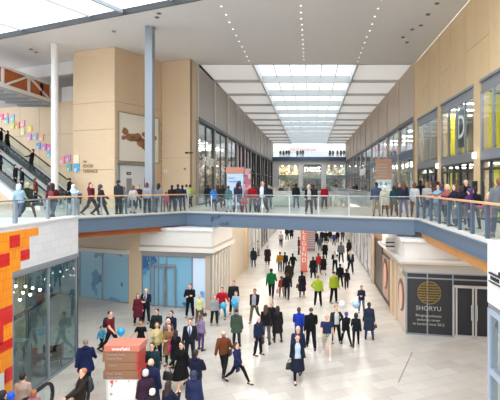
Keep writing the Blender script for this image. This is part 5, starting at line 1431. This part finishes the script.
W('tea', 152, 345, 393, 0, 'stand', 'm', 'short:2A201A', 'jacket:203A44', 'trousers:20242A', 'man in a dark teal jacket in front of the balding man in the raincoat', h=1.72)
W('pur', 145.5, 370, None, 200, 'stand', 'f', 'beanie:C9C2BC', 'coat:3A2438', 'trousers:22202A', 'woman in a dark purple coat and pale hat squeezed beside the kiosk')
W('wht', 152.5, 390, None, 180, 'stand', 'f', 'beanie:E4E0DC', 'jacket:2A2A30', 'jeans:22242E', 'child in a white bobble hat below the navy raincoat', h=1.2, child=True)
W('nvb', 86, 337.5, None, 195, 'walk', 'm', 'crop:8A7464', 'parka:1E2A54', 'trousers:1C2034', 'big man in a navy anorak walking away beside the glass shop')
W('lea', 80, 369, None, -55, 'reach', 'm', 'crop:B5744A', 'jacket:2E2622', 'trousers:1C1C20', 'ginger man in a dark leather jacket reaching for the escalator rail')
backpack('dark rucksack on the ginger man in the leather jacket', 'lea', '20242E')
W('bei', 23, 373, None, 190, 'stand', 'f', 'bun:1E1616', 'cardigan:C2AA98', 'jeans:2E3448', 'woman in a beige cardigan with her dark hair in a bun, under the orange tiles')
W('gin', 34, 390.5, None, 200, 'stand', 'f', 'short:A5643C', 'jacket:B87A8A', 'jeans:2E3448', 'ginger child low down by the first escalator newel', h=1.25, child=True)
W('drk', 3, 390.5, None, 180, 'stand', 'm', 'short:17161C', 'jacket:23263A', 'jeans:22242E', 'dark-haired person cut by the lower corner under the orange tiles')
W('blu', 11, 393, None, 190, 'stand', 'f', 'hood:2458C8', 'jacket:2458C8', 'jeans:22242E', 'child in a bright blue hooded jacket beside the woman in beige', h=1.3, child=True)
# ================= ground floor, middle
W('lbr', 224, 329, 375, 172, 'walk', 'm', 'thin:8A6A54', 'jacket:7A4428', 'trousers:1E1C1E', 'man in a brown leather jacket walking away')
shoulder_bag('dark messenger bag of the man in the brown leather jacket', 'lbr', -1, '2A2422')
W('nrt', 238, 340, 383, 60, 'stride', 'f', 'bob:4A3022', 'jacket:262B54', 'leggings:18181E', 'woman in a navy jacket striding past the man in brown leather')
handbag('navy handbag swung by the striding woman in the navy jacket', 'nrt', 'L', '20264A', .8)
W('olv', 236.5, 313, 346, 170, 'stand', 'm', 'cap:1C2026', 'parka:4A5A4C', 'trousers:2A2C34', 'person in an olive hooded parka and dark cap')
W('blz', 258.5, 317, 355, 55, 'stand', 'm', 'crop:E4E2E0', 'suit:26304E', 'trousers:1C1E28', 'white-haired man in a navy blazer')
W('lhg', 266, 305, 344, 170, 'stand', 'f', 'long:4E3424', 'jacket:1E1C20', 'jeans:6A6668', 'long-haired woman in grey jeans in the group of three')
shoulder_bag('black shoulder bag of the long-haired woman in grey jeans', 'lhg', -1, '16161A')
W('gr2', 271.5, 301.5, 338, -15, 'stand', 'm', 'crop:6A4C3A', 'jacket:1C1C24', 'trousers:1A1A20', 'man in black at the back of the group of three')
W('gr3', 277.5, 306, 342, 200, 'stand', 'f', 'long:2A2220', 'coat:26242A', 'leggings:2E2C30', 'dark-haired woman in a charcoal coat in the group of three')
W('ryl', 299, 306, 344, 178, 'walk2', 'm', 'short:4A3020', 'jacket:2442B8', 'jeans:3E4A74', 'man in a royal blue jacket seen from behind')
W('bks', 311, 306, 349, 185, 'walk', 'm', 'crop:5A4232', 'suit:16171C', 'trousers:14151A', 'man in a black suit seen from behind next to the royal blue jacket')
W('bld', 298, 325, 369, 0, 'walk', 'm', 'thin:D8D0CA', 'jacket:232B4A', 'trousers:1A1C28', 'bald man in a navy jacket walking close behind the woman in the pale blue shirt')
W('wps', 297.5, 333.5, 380, 8, 'walk2', 'f', 'short:5A3A28', 'coat:1A2034', 'leggings:17171C', 'woman in an open navy coat over a pale blue shirt, walking towards us', shirt='open:C6D8EA')
handbag('dark handbag carried by the woman in the pale blue shirt', 'wps', 'R', '17161C', 1.0)
W('sht', 327, 313, 356, 0, 'walk', 'm', 'thin:D9C8B0', 'tee:24345C', 'shorts:D8D2C0', 'man in a navy tee shirt, cream shorts and white socks', shoe='D9DDE6')
W('car', 336, 306, 343, 15, 'hips', 'm', 'crop:3A281E', 'cardigan:2E3436', 'trousers:1A1A20', 'man in an open dark cardigan and white tee shirt', shirt='open:E8E8E6')
carrier('white carrier bag held by the man in the open cardigan', 'car', 'R', 'F0EEF2', .6)
W('vio', 346, 312.5, 345, 195, 'walk', 'f', 'beanie:4A3A8E', 'jacket:1A1A22', 'leggings:16161C', 'person in a violet hat and black jacket')
carrier('white printed carrier bag beside the person in the violet hat', 'vio', 'R', 'E8E6EA', .55)
W('bob', 356, 311.5, 346, 175, 'walk2', 'f', 'bob:241818', 'jacket:1C1D2A', 'leggings:16161C', 'dark-haired woman in a short black jacket beside the violet hat')
W('nlc', 369, 302.5, 339.5, 182, 'stand', 'f', 'short:2A2424', 'coat:2E3648', 'jeans:3A4A78', 'woman in a long slate navy coat seen from behind')
handbag('brown bag at the side of the woman in the long slate navy coat', 'nlc', 'R', '4A3428', .7)
W('njk', 361.5, 286.5, 313, -10, 'carry', 'f', 'short:3A2A20', 'jacket:2A3248', 'jeans:6A7EA8', 'woman in a navy jacket facing us beyond the pale balloon')
q = hand('car', 'L'); balloon('white balloon above the man in the open cardigan', G(342, 337.5) + Vector((0, 0, 1.55)), .17, 'EEF0F4', .6)
balloon('pale blue balloon in front of the woman in the navy jacket', G(356, 337.5) + Vector((0, 0, 1.55)), .17, 'A9C9DC', .6)
W('hv1', 318, 275.5, 305.5, 170, 'hips', 'm', 'crop:9A7A5C', 'jacket:B4CE38', 'trousers:15161C', 'officer in a lime high-visibility jacket with a hand on his hip')
W('hv2', 334, 271, 303, 30, 'stand', 'm', 'cap:17181E', 'jacket:B0CA34', 'trousers:15161C', 'second officer in a lime high-visibility jacket and dark cap')
W('grs', 271.5, 267.5, 297.5, 178, 'walk', 'm', 'short:1E1614', 'hoodie:14703E', 'trousers:1C1D26', 'person in a bright green sweater walking away', skin='d')
W('cmb', 302, 270.5, 296.5, 180, 'walk2', 'f', 'short:1E1616', 'coat:1A1A20', 'leggings:16161A', 'woman in a black coat carrying a maroon bag')
handbag('maroon bag carried by the woman in the black coat', 'cmb', 'L', '6A2030', 1.0)
W('chr', 281.5, 273, 297, 190, 'stand', 'f', 'short:5A3428', 'jacket:A03A40', 'jeans:8A8684', 'child in a red top between the green sweater and the black jacket', child=True, h=1.3)
carrier('red and white carrier bag beside the child in the red top', 'chr', 'L', 'D8A8A8', .7)
W('bjk', 287, 272, 299, 180, 'walk', 'm', 'short:1A1614', 'jacket:17181E', 'jeans:22242E', 'man in a black jacket beside the child in red')
W('odk', 289, 262, 287, 175, 'stand', 'm', 'short:1E1814', 'parka:2C2A20', 'trousers:22222A', 'man in a dark olive coat just beyond the black jacket')
W('mus', 280, 251, 271.5, 180, 'walk', 'm', 'short:241A16', 'jacket:C0912A', 'jeans:4A5674', 'man in a mustard yellow jacket')
W('nv4', 285, 252.5, 271, 182, 'walk2', 'm', 'short:241A16', 'jacket:1C2438', 'jeans:262C3E', 'man in dark navy walking beside the mustard jacket')
W('bk5', 293, 252, 272, 165, 'stride', 'm', 'short:1A1614', 'jacket:17191C', 'trousers:17181C', 'man in black striding near the mustard jacket')
W('gd1', 253.5, 248, 267, 175, 'stand', 'm', 'short:1E1816', 'parka:2E3440', 'jeans:4E5A70', 'person in a slate hooded coat beside the big timber pier')
W('gd2', 267.5, 245.5, 265.5, 5, 'walk', 'm', 'short:2A1E1A', 'coat:3A2830', 'trousers:1C1A20', 'person in a dark plum coat walking towards us past the timber pier')
W('wh6', 258.5, 242.5, 256, 90, 'stand', 'f', 'short:5A3A30', 'jacket:D9D2CE', 'trousers:8A8480', 'person in white by the shop wall beyond the slate coat')
W('gt7', 281, 231, 247, 0, 'walk', 'm', 'short:3A2A22', 'tee:B9B4BC', 'trousers:26262E', 'distant man in a pale grey top under the footbridge')
W('mr8', 299, 237, 254.5, 95, 'stand', 'm', 'short:2A1E1A', 'jacket:7A2630', 'trousers:2A2630', 'distant person in maroon next to the salmon totem')
W('bk9', 313, 258, 278, 200, 'stand', 'm', 'short:1A1614', 'coat:1C1B22', 'trousers:1A1A20', 'person in a black coat standing near the red top')
W('red', 318.5, 253, 273, 170, 'stand', 'f', 'bob:5A3A30', 'jacket:C02A2E', 'jeans:6A6468', 'woman in a bright red top')
W('b10', 323.5, 255.5, 275, 180, 'stand', 'f', 'bob:2A1E1A', 'coat:1C1B1F', None, 'bare-legged woman in a black coat beside the red top')
W('b11', 325, 245, 259, 0, 'stand', 'm', 'short:1A1614', 'coat:17181E', 'trousers:17181E', 'distant man in a short black coat facing us beyond the red top')
W('b12', 320, 237, 251, 180, 'walk', 'm', 'short:2A221E', 'jacket:4E565A', 'trousers:2E3038', 'far-off person in a grey green jacket under the footbridge')
W('sn1', 335, 251, 272.5, 0, 'carry', 'm', 'crop:2A1E1A', 'suit:1E2130', 'trousers:1C1E28', 'man in a dark suit reading a paper', shirt='vee:D9DCE2')
t = thing('newspaper', 'folded pale newspaper held by the man in the dark suit', 'newspaper', hand('sn1', 'R') + Vector((.12, -.06, .05)), .1)
MB().box(-.17, 0, -.012, .0, -.12, .14).box(0.002, .17, -.012, 0, -.12, .14).build('pages', principled('newsprint', 'DAD6CE', .8), t); MB().box(-.15, .15, -.016, -.012, .08, .11).build('headline', M_dark, t)
W('gy1', 341, 242, 262.5, 180, 'stand', 'm', 'short:4A382E', 'hoodie:7C7C84', 'trousers:4A3A3A', 'man in a mid grey top beyond the man reading a paper')
W('st2', 350.5, 249.5, 273, 5, 'walk', 'm', 'crop:3A2A22', 'suit:242A36', 'trousers:232832', 'man in a charcoal suit walking towards us by the pale shopfronts', shirt='vee:C6CAD4')
W('dk2', 349, 239.5, 256, 180, 'stand', 'f', 'long:241A18', 'coat:2E2628', 'trousers:221E22', 'distant person in a dark brown coat beyond the charcoal suit')
W('bk3', 340, 265, 287, 185, 'stand', 'm', 'short:17141A', 'jacket:17181C', 'trousers:17181C', 'man in black directly beyond the second lime officer')
W('bk4', 346.5, 270.5, 289, 180, 'walk2', 'm', 'short:17141A', 'jacket:1A1B20', 'trousers:1A1B20', 'boy in black beside the man in black beyond the officers', child=True, h=1.4)
far_ = [(334, 233, 246, 'jacket:3E4A78', 'trousers:2A2E44', 'far-off person in a slate blue jacket, alone by the middle of the walkway'), (316, 231, 246, 'coat:1E1D22', 'trousers:1E1D22', 'far-off dark figure first past the directory board'), (322, 229.5, 243, 'jacket:2A262A', 'trousers:1E1D22', 'far-off dark figure second past the directory board'),
        (326, 230, 244, 'coat:23242C', 'trousers:1E1D22', 'far-off dark figure third past the directory board'), (330, 230, 243, 'jacket:3A3026', 'trousers:262420', 'far-off figure in brown past the directory board'), (337.5, 231, 243, 'jacket:1E1E24', 'trousers:22222A', 'far-off dark figure between the slate blue jacket and the wall'),
        (342.5, 230, 242, 'jacket:6A3A3C', 'trousers:2A2630', 'far-off figure in dull red under the footbridge edge'), (287, 227, 240, 'jacket:2A2E34', 'trousers:26282E', 'far-off figure whose legs show under the footbridge near the salmon totem'), (291.5, 226, 239, 'coat:26242A', 'trousers:1E1D22', 'far-off figure in black under the footbridge near the salmon totem'), (310.5, 228, 240, 'jacket:3A3A44', 'trousers:2A2A32', 'far-off figure just above the directory board')]
for i, (px, hd, ft, tp, bt, lb) in enumerate(far_): W(None, px, hd, ft, 180 * (i % 2), ['walk', 'stand', 'walk2'][i % 3], 'm', 'short:2A201C', tp, bt, lb)
W('gty', 254.5, 288, 321, -10, 'walk2', 'm', 'short:1A1414', 'jacket:1E2026', 'trousers:6A6048', 'man in an open black jacket over a grey tee shirt', shirt='open:B0AEB6', skin='m')
W('sec', 190, 284, 317.5, 0, 'cross', 'm', 'short:1A1614', 'jacket:14161E', 'trousers:12141A', 'guard in black with folded arms by the blue glass')
W('pyg', 199.5, 294.5, 325, 20, 'stand', 'f', 'short:B99A6E', 'tee:DDEBA8', 'trousers:6A5A50', 'woman in a pale lime top near the guard')
handbag('dark bag of the woman in the pale lime top', 'pyg', 'L', '2A2420', .7)
W('gpk', 214.5, 296, 325, 20, 'stand', 'f', 'bob:B9786A', 'jacket:A9A8AC', 'trousers:1C1C22', 'pink-haired woman in a grey top with a black bag')
shoulder_bag('black bag of the pink-haired woman', 'gpk', 1, '17171C')
W('rdj', 222, 287.5, 319, 0, 'wide', 'm', 'short:2A1C18', 'jacket:C01A30', 'jeans:2E8AB0', 'man in a red jacket and turquoise trousers')
W('dk9', 233.5, 281, 314, 0, 'stand', 'm', 'short:2A201A', 'jacket:1F2A2C', 'trousers:26282E', 'tall man in dark clothes behind the child in pale blue')
W('cbl', 236, 291.5, 318, -20, 'carry', 'm', 'short:5A3E30', 'jacket:A8D0E4', 'jeans:9AA8B4', 'child in pale blue held in front of the tall dark man', child=True, h=1.4)
p = at('rdj', (.12, -.28, .82)); balloon('turquoise balloon held low by the man in the red jacket', p, .17, '35B5DE', .3)
p = at('cbl', (.05, -.3, 1.05)); balloon('sky blue balloon hugged by the child in pale blue', p, .17, '2EA6E2', .3)

# ================= first floor: canted gallery
U = L1
W('u1', 19.5, 183, 220, 185, 'walk', 'f', 'hood:BFD3DF', 'jacket:A9C6D9', 'jeans:4A6A94', 'person in an ice blue jacket and jeans on the gallery nearest the escalator', z=U)
handbag('black bag of the person in the ice blue jacket', 'u1', 'R', '16181E', .8)
W('u2', 28.5, 181, 220, 178, 'walk2', 'f', 'hood:A89C7C', 'parka:2C3426', 'leggings:5A4030', 'person in a dark green fur-hooded parka', z=U)
W('u3', 53, 182, 219.5, 190, 'stride', 'f', 'long:1C1416', 'jacket:6A1F30', 'jeans:4A6488', 'long-haired woman in maroon and jeans walking along the gallery', z=U)
backpack('maroon rucksack on the long-haired woman in jeans', 'u3', '7A2A34', .8)
W('u4', 75.5, 185.5, 218.5, 60, 'lean', 'f', 'scarf:C9E0EE', 'cardigan:BFDCEC', 'trousers:B9B6B8', 'woman in a pale blue headscarf leaning at the gallery rail', z=U)
handbag('black handbag at the side of the woman in the pale blue headscarf', 'u4', 'R', '14161C', .9)
W('u5', 91.5, 181.5, 215, 80, 'walk', 'm', 'short:5A3A2A', 'hoodie:6E2030', 'trousers:2C2A32', 'man in a maroon hoodie walking by the timber handrail', z=U)
W('u6', 101.5, 184, 216, 110, 'walk2', 'm', 'hood:3A3A42', 'parka:34363E', 'trousers:2A2C34', 'person in a charcoal hooded coat behind the man in the maroon hoodie', z=U)
W('u7', 118.5, 180, 214.5, 160, 'stand', 'm', 'beanie:22242A', 'jacket:2E363E', 'trousers:23262E', 'tall man in slate with a dark beanie by the washroom doors', z=U)
W('u7b', 124, 187, 215, 175, 'stand', 'f', 'bob:8A6A54', 'jacket:7C96A4', 'jeans:6A8496', 'woman in dusty blue beside the tall man with the beanie', z=U)
W('u8', 133.5, 184.5, 214, 170, 'walk', 'f', 'bob:6A4A36', 'jacket:D2D0D2', 'skirt:34425A', 'woman in a checked white top and blue skirt', z=U)
W('u8b', 138.5, 186, 210, 20, 'stand', 'm', 'short:3A2A2A', 'jacket:4A2A34', 'trousers:2C3448', 'man in dark plum behind the woman with the blue skirt', z=U)
W('u9', 147, 184, 214.5, 180, 'stand', 'f', 'bob:6A2C2C', 'jacket:A9AEBC', 'trousers:262A34', 'red-haired woman in a light grey jacket at the rail', z=U)
W('u9b', 151.5, 183, 211.5, 165, 'stand', 'm', 'short:231A1C', 'jacket:2A2430', 'jeans:2A3448', 'man in black beside the red-haired woman', z=U)
W('u10', 158.5, 184, 213.5, 178, 'stand', 'f', 'long:17141A', 'jacket:8E9098', 'jeans:566A8A', 'black-haired woman in a grey jacket and jeans', z=U)
W('u11', 166, 195, 213.5, 200, 'stand', 'f', 'short:7A5040', 'jacket:D26A82', 'leggings:7A5A6A', 'small child in a pink coat at the rail', z=U, child=True, h=1.15)
W('u12', 172, 186, 211.5, 185, 'stand', 'm', 'short:1A161A', 'jacket:24222A', 'jeans:3A4458', 'dark-clothed man right beside the pink child', z=U)
W('u13', 178, 184.5, 211, 190, 'stand', 'm', 'short:2A2A22', 'jacket:2E3A4A', 'jeans:46629A', 'man in slate with bright blue jeans near the lime jacket', z=U)
W('u14', 182.5, 186, 210.5, 175, 'stand', 'm', 'short:1A161A', 'jacket:2A2A40', 'jeans:2C3450', 'man in indigo standing next to the bright blue jeans', z=U)
W('u15', 186.5, 184.5, 208, 180, 'stand', 'f', 'short:3A2A22', 'jacket:D6D8C8', 'trousers:2A2A32', 'person in off-white half hidden by the lime jacket', z=U)
W('u16', 190.5, 184, 207, 160, 'walk', 'm', 'short:231C18', 'jacket:B4CE38', 'trousers:17181E', 'steward in a lime jacket at the timber corner', z=U)
# ================= footbridge
W('b1', 213.5, 189, 211, 185, 'stand', 'f', 'short:4A3A34', 'jacket:2E86DE', 'trousers:2E4470', 'person in a bright azure jacket on the footbridge', z=U)
for i, (px, hd, ft, tp, lb) in enumerate(((208, 186.5, 206.5, 'jacket:2C3038', 'dark-clothed shopper close to the lettered window beside the azure jacket'), (219, 185, 206.5, 'coat:3E3024', 'shopper in a dark brown coat past the azure jacket'), (223, 186, 208, 'jacket:332C28', 'shopper in espresso brown next to the brown coat'), (227, 187, 206, 'jacket:6A4A3A', 'shopper in tan brown nearest the pale blue totem'))):
    W(None, px, hd, ft, 180 - 40 * (i % 2), ['stand', 'walk'][i % 2], 'mf'[i % 2], ['short:241A18', 'long:4A3020'][i % 2], tp, 'jeans:2A2E3A', lb, z=U)
W('b2', 228.5, 186, 212.5, 170, 'stand', 'f', 'short:5A3A2A', 'jacket:4E7A80', 'trousers:D9DCE0', 'woman in a teal top and white trousers by the pale blue totem', z=U)
W('b3', 238, 183.5, 214.5, 175, 'walk2', 'f', 'long:1F1A22', 'parka:2A3850', 'trousers:7A2A3E', 'woman in a navy parka with red trousers and pink scarf', z=U)
t = thing('scarf', 'pink scarf across the shoulders of the woman in the navy parka', 'scarf', at('b3', (0, .0, 1.43)), 0)
mb = MB()
for i in range(14):
    a, b = 2 * PI * i / 14, 2 * PI * (i + 1) / 14; mb.caps((.2 * math.cos(a), .15 * math.sin(a), .02 * math.sin(3 * a)), (.2 * math.cos(b), .15 * math.sin(b), .02 * math.sin(3 * b)), .05, .05, 8)
mb.build('loop', fabric('E0708E'), t, True)
W('b4', 244.5, 199, 215, 200, 'stand', 'f', 'short:4A3028', 'jacket:C03A40', 'leggings:8A2A34', 'toddler in red at the footbridge rail', z=U, child=True, h=1.05)
W('b5', 252.5, 184, 212, 185, 'stand', 'm', 'short:2A1C18', 'jacket:B01E28', 'trousers:22232A', 'man in a bright red jacket on the footbridge', z=U)
W('b6', 258, 185, 212, 150, 'walk', 'f', 'bob:3A2A24', 'jacket:3A4258', 'trousers:2E3444', 'woman in slate beside the man in the white shirt', z=U)
W('b7', 262.5, 181.5, 215, -15, 'walk2', 'm', 'short:5A3E30', 'suit:26304A', 'trousers:2A3248', 'man in a navy suit and open white shirt on the footbridge', z=U, shirt='open:EEF0F2')
W('b8', 269, 185, 209, 20, 'stand', 'm', 'short:2A221E', 'jacket:2E323C', 'jeans:3A4254', 'man in charcoal beside the navy suit on the footbridge', z=U)
for i, (px, hd, ft, tp, bt, lb) in enumerate(((276, 186, 205, 'jacket:D6D2CE', 'jeans:6A6A74', 'woman in cream behind the long white sales counter, nearest the suit'), (281, 186.5, 205, 'jacket:4A4A44', 'jeans:3A3A44', 'man in moss grey behind the long white sales counter'), (284.5, 186, 205, 'jacket:8A9A8C', 'jeans:3A3A44', 'man in sage behind the long white sales counter'), (289, 187, 204.5, 'jacket:E0DCDA', 'jeans:4A4A50', 'person in white behind the end of the long white sales counter'))):
    W(None, px, hd, ft, 10 + 30 * i, 'stand', 'fm'[i % 2], 'short:3A2A22', tp, bt, lb, z=U)
W('b9', 296, 184, 208, 178, 'stand', 'm', 'short:1E1616', 'jacket:20302C', 'jeans:3E5478', 'man in a bottle green jacket and jeans with his back to us', z=U)
W('b10', 309, 184.5, 216, 5, 'walk', 'f', 'bob:C9B49A', 'cardigan:1E2428', 'trousers:4A2430', 'woman in black and dark red trousers walking towards the footbridge rail', z=U, shirt='open:C8C4C0')
W('b11', 313.5, 186, 210, 175, 'stand', 'm', 'short:2A1E1A', 'jacket:3A3034', 'trousers:4A2A32', 'man in dark brown just beyond the woman in dark red trousers', z=U)
W('b12', 324.5, 186, 208.5, 10, 'stand', 'm', 'crop:4A362A', 'jacket:B42032', 'trousers:3E1E24', 'man in a crimson jacket alone near the corridor opening', z=U)
# around the corridor opening, beyond
bg = [(303, 'C9C2C0', 'person in pale grey across the corridor opening'), (317, '7A6A64', 'person in taupe across the corridor opening'), (331, 'B9B2B4', 'person in silver grey across the corridor opening'), (336, '5A6470', 'person in blue grey across the corridor opening'), (343, 'A8887A', 'person in dusty rose on the far gallery'), (349, 'D6CEC8', 'person in ivory on the far gallery'),
      (354, '6A5A54', 'person in mink brown on the far gallery'), (359, '3A3A44', 'person in graphite on the far gallery'), (364, '8A5A54', 'person in brick red on the far gallery'), (369, '4A4E58', 'person in steel grey on the far gallery'), (274, '4A3A3A', 'person in umber on the far lettered-shop gallery'), (270.5, 'C9B6A6', 'person in sand on the far lettered-shop gallery')]
for i, (px, c, lb) in enumerate(bg):
    Y = 104.6 + (i % 3) * .9 if i < 4 else 62 + (i % 4) * 6
    if i >= 10: Y = 50 + 9 * (i - 10)
    x = (px - CX) / F * Y
    if 4 <= i < 10: x = max(5.0, min(7.6, x)); 
    if i >= 10: x = min(-5.0, max(-8.4, x))
    person((x, Y, U), 180 if i % 2 else 0, 1.6 + .05 * (i % 4), ['stand', 'walk', 'walk2'][i % 3], 'mf'[i % 2], ['short:2A1E1A', 'bob:4A3426'][i % 2], 'jacket:' + c, 'trousers:2A2C34', lb)
# ================= footbridge end and timber-wall gallery
W('r1', 376.5, 182.5, 216.5, 182, 'stand', 'm', 'short:1E1818', 'jacket:4A5870', 'trousers:A89888', 'man in a slate blue jacket and beige trousers at the rail', z=U)
W('r2', 384.5, 186, 217.5, 165, 'stand', 'f', 'beanie:D9D6CE', 'parka:CFCBB6', 'leggings:1E1E26', 'woman in a white hat and stone-coloured coat', z=U)
W('r3', 394, 186, 216, 185, 'stand', 'f', 'bob:231C1E', 'parka:27525A', 'trousers:22303C', 'woman in a dark teal coat at the rail', z=U)
W('r4', 403.5, 182, 218, 178, 'stand', 'f', 'long:5A3828', 'jacket:2E3048', 'jeans:42639A', 'brown-haired woman in navy and bright jeans at the rail', z=U)
W('r4b', 399, 183, 212, 20, 'stand', 'f', 'long:6A4430', 'jacket:4A3A38', 'trousers:2E2A30', 'brown-haired woman in dark brown behind the teal coat', z=U)
W('r5', 414.5, 183, 217, 172, 'stand', 'f', 'bob:6A4028', 'cardigan:E2E6EA', 'trousers:2A262C', 'woman in a white cardigan where the two handrails meet', z=U)
W('r6', 420.5, 180.5, 213, 160, 'stand', 'm', 'short:17141A', 'jacket:1C1B22', 'trousers:1C1C24', 'man in black behind the white cardigan', z=U)
RG = [(427, 182.5, 5.95, 'f', 'bob:9A6A4E', 'jacket:BFC6CC', 'jeans:4A5A6E', 'woman in pale grey near the purple display'),
      (432, 183, 6.4, 'm', 'short:5A3A2C', 'jacket:7A4A34', 'jeans:3A4654', 'man in rust beside the purple display'),
      (436, 184.5, 5.9, 'f', 'long:4A2C24', 'jacket:9ABAD2', 'jeans:5A7288', 'woman in powder blue leaning by the timber handrail'),
      (441, 184, 6.3, 'm', 'short:6A4A38', 'jacket:3A5E9E', 'trousers:3A3A44', 'man in a cobalt cardigan behind the timber handrail'),
      (446.5, 184.5, 5.85, 'f', 'bob:D9C6A4', 'jacket:B0605A', 'jeans:4A5468', 'blonde older woman in dusty red at the timber handrail'),
      (454, 184.5, 5.8, 'f', 'long:6A4434', 'jacket:23263C', 'jeans:5A6470', 'brown-haired woman in midnight blue at the timber handrail'),
      (466, 179, 6.9, 'm', 'thin:9A8A80', 'jacket:14151A', 'trousers:17181E', 'bald man in black near the shop doors with yellow screens'),
      (469, 188.5, 5.85, 'f', 'hood:4A2A66', 'jacket:4A2A66', 'jeans:3E4658', 'person in a purple hood at the timber handrail'),
      (475, 187.5, 6.2, 'm', 'short:17161E', 'jacket:1E2430', 'jeans:2E3644', 'person in blue black just past the purple hood'),
      (488.5, 193.5, 5.75, 'f', 'long:E0C88A', 'jacket:D06A86', 'leggings:C05A7A', 'little blonde girl in pink at the timber handrail'),
      (498.5, 178.5, 6.0, 'm', 'short:7A4A30', 'jacket:7A7E86', 'jeans:4A5468', 'man in mid grey at the edge of the picture'),
      (461, 186, 6.3, 'f', 'bob:3A2A24', 'jacket:2E2A38', 'jeans:3A4656', 'dark-haired woman in aubergine between the blue and purple tops')]
for i, (px, hd, X, sx, hr, tp, bt, lb) in enumerate(RG):
    Y = X * F / (px - CX); h = EYE - U - (hd - CY) / F * Y
    person((X, Y, U), [150, 200, -60, 185, -70, -80, 20, -85, 190, -80, 180, 170][i], max(1.2 if 'girl' in lb else 1.5, min(1.88, h)), ['stand', 'carry', 'lean', 'stand', 'rail', 'rail', 'stand', 'rail', 'stand', 'rail', 'stand', 'phone'][i], sx, hr, tp, bt, lb, child='girl' in lb, pid='rg%d' % i)
p = hand('rg11', 'L'); carrier('white carrier bag among the crowd at the timber handrail', 'rg11', 'L', 'ECECEE', .8)
# ================= escalator riders
def rider(E, s, o, face, sex, hair, tp, bt, lb, pose='stand', h=1.72):
    v = E + ed * s + en * o; k = max(-.35, int(s / .4))
    person((v.x, v.y, L1 + k * .4 * .594 + .145), face, h, pose, sex, hair, tp, bt, lb)
rider(E0, 7.1, 1.1, -70, 'm', 'short:17141A', 'jacket:15161C', 'trousers:15161C', 'man in black highest on the wall-side escalator')
rider(E0, 6.45, 1.1, -70, 'm', 'short:17141A', 'coat:1A1A20', 'trousers:15161C', 'second man in black close below the highest rider')
rider(E0, 4.0, 1.1, -60, 'm', 'short:17141A', 'jacket:16171D', 'trousers:1A1B22', 'man in black alone midway on the wall-side escalator', 'reach')
rider(E0, .75, .8, -60, 'f', 'beanie:20222A', 'coat:1E1F26', 'trousers:1E1F26', 'person in a dark hat at the foot of the wall-side escalator')
rider(E1, 3.8, .75, 110, 'm', 'short:22222E', 'jacket:2A2E5A', 'trousers:22222C', 'person in ultramarine at the picture edge on the front escalator')
rider(E1, 2.4, .7, 120, 'm', 'short:1C1A20', 'jacket:1C2030', 'trousers:1C1E26', 'bulky person in dark navy on the front escalator')
rider(E1, 1.65, .8, 115, 'm', 'short:1C1A20', 'jacket:1E2434', 'trousers:1C1E26', 'person in ink blue just below the bulky rider')
rider(E1, .5, .7, 110, 'f', 'bob:5A3428', 'jacket:7A3A34', 'jeans:2A2E3A', 'person in brick red stepping off the front escalator')
rider(E1, -.3, .35, 110, 'm', 'short:3A3438', 'jacket:4A4850', 'jeans:2A2E3A', 'person in pewter grey at the foot of the front escalator')
for px, dz, lb in ((4, 0, 'person on the footbridge whose head shows above the truss at the picture edge'), (42, 0, 'person on the footbridge whose head shows near the white column')):
    Y = 33.2 if px < 20 else 36.9; X = (px - CX) / F * Y
    person((X - .2, Y, 13.5), 0, 1.95 if px < 20 else 1.72, 'stand', 'm', 'short:231C1C', 'jacket:4A2A34' if px < 20 else 'jacket:2A2A30', 'trousers:22222A', lb)
# ================= upper terrace at the far end
for i, px in enumerate((280.5, 283.5, 286.5, 289, 297.5, 300.5, 303, 330, 333, 337.5, 341, 344)):
    Y = YE - .05 + .4 * (i % 2); x = (px - CX) / F * Y
    person((x, Y, 13.5), 180 * (i % 2), 1.68 + .04 * (i % 4), 'stand', 'mf'[i % 2], 'short:26201E', ['jacket:2A2C34', 'coat:34363E', 'jacket:22222A'][i % 3], 'trousers:22232A', 'tiny dark figure at the upper terrace railing above the far shops', group='figures on the upper terrace')
# ================================================================ CAMERA, DAYLIGHT
cd = bpy.data.cameras.new('camera'); cam = bpy.data.objects.new('camera', cd); C.objects.link(cam)
cam.location = (0, 0, EYE); cam.rotation_euler = (PI / 2, 0, 0)
cd.sensor_fit = 'HORIZONTAL'; cd.sensor_width = 36.0; cd.lens = 36.0 * F / 500
cd.shift_x = (250 - CX) / 500; cd.shift_y = -(200 - CY) / 500; cd.clip_end = 400
SC.camera = cam
w = bpy.data.worlds.new('overcast'); SC.world = w; w.use_nodes = True
nt = w.node_tree; bgn = nt.nodes['Background']
tc = nt.nodes.new('ShaderNodeTexCoord'); sp_ = nt.nodes.new('ShaderNodeSeparateXYZ'); mr = nt.nodes.new('ShaderNodeMapRange')
nt.links.new(tc.outputs['Generated'], sp_.inputs[0]); nt.links.new(sp_.outputs[2], mr.inputs[0])
mr.inputs[1].default_value = -.1; mr.inputs[2].default_value = .6; mr.inputs[3].default_value = WORLD_LOW; mr.inputs[4].default_value = WORLD_TOP
bgn.inputs[0].default_value = (.965, .98, 1.0, 1); nt.links.new(mr.outputs[0], bgn.inputs[1])
vs = SC.view_settings; SC.display_settings.display_device = 'sRGB'; vs.view_transform = 'Standard'; vs.look = 'None'; vs.gamma = 1; vs.use_curve_mapping = False; vs.exposure = EXPO
SC.cycles.max_bounces = 8; SC.cycles.diffuse_bounces = 4; SC.cycles.glossy_bounces = 3; SC.cycles.transparent_max_bounces = 24; SC.cycles.transmission_bounces = 4
SC.cycles.use_denoising = True; SC.cycles.caustics_reflective = False; SC.cycles.caustics_refractive = False
SC.cycles.sample_clamp_indirect = 6
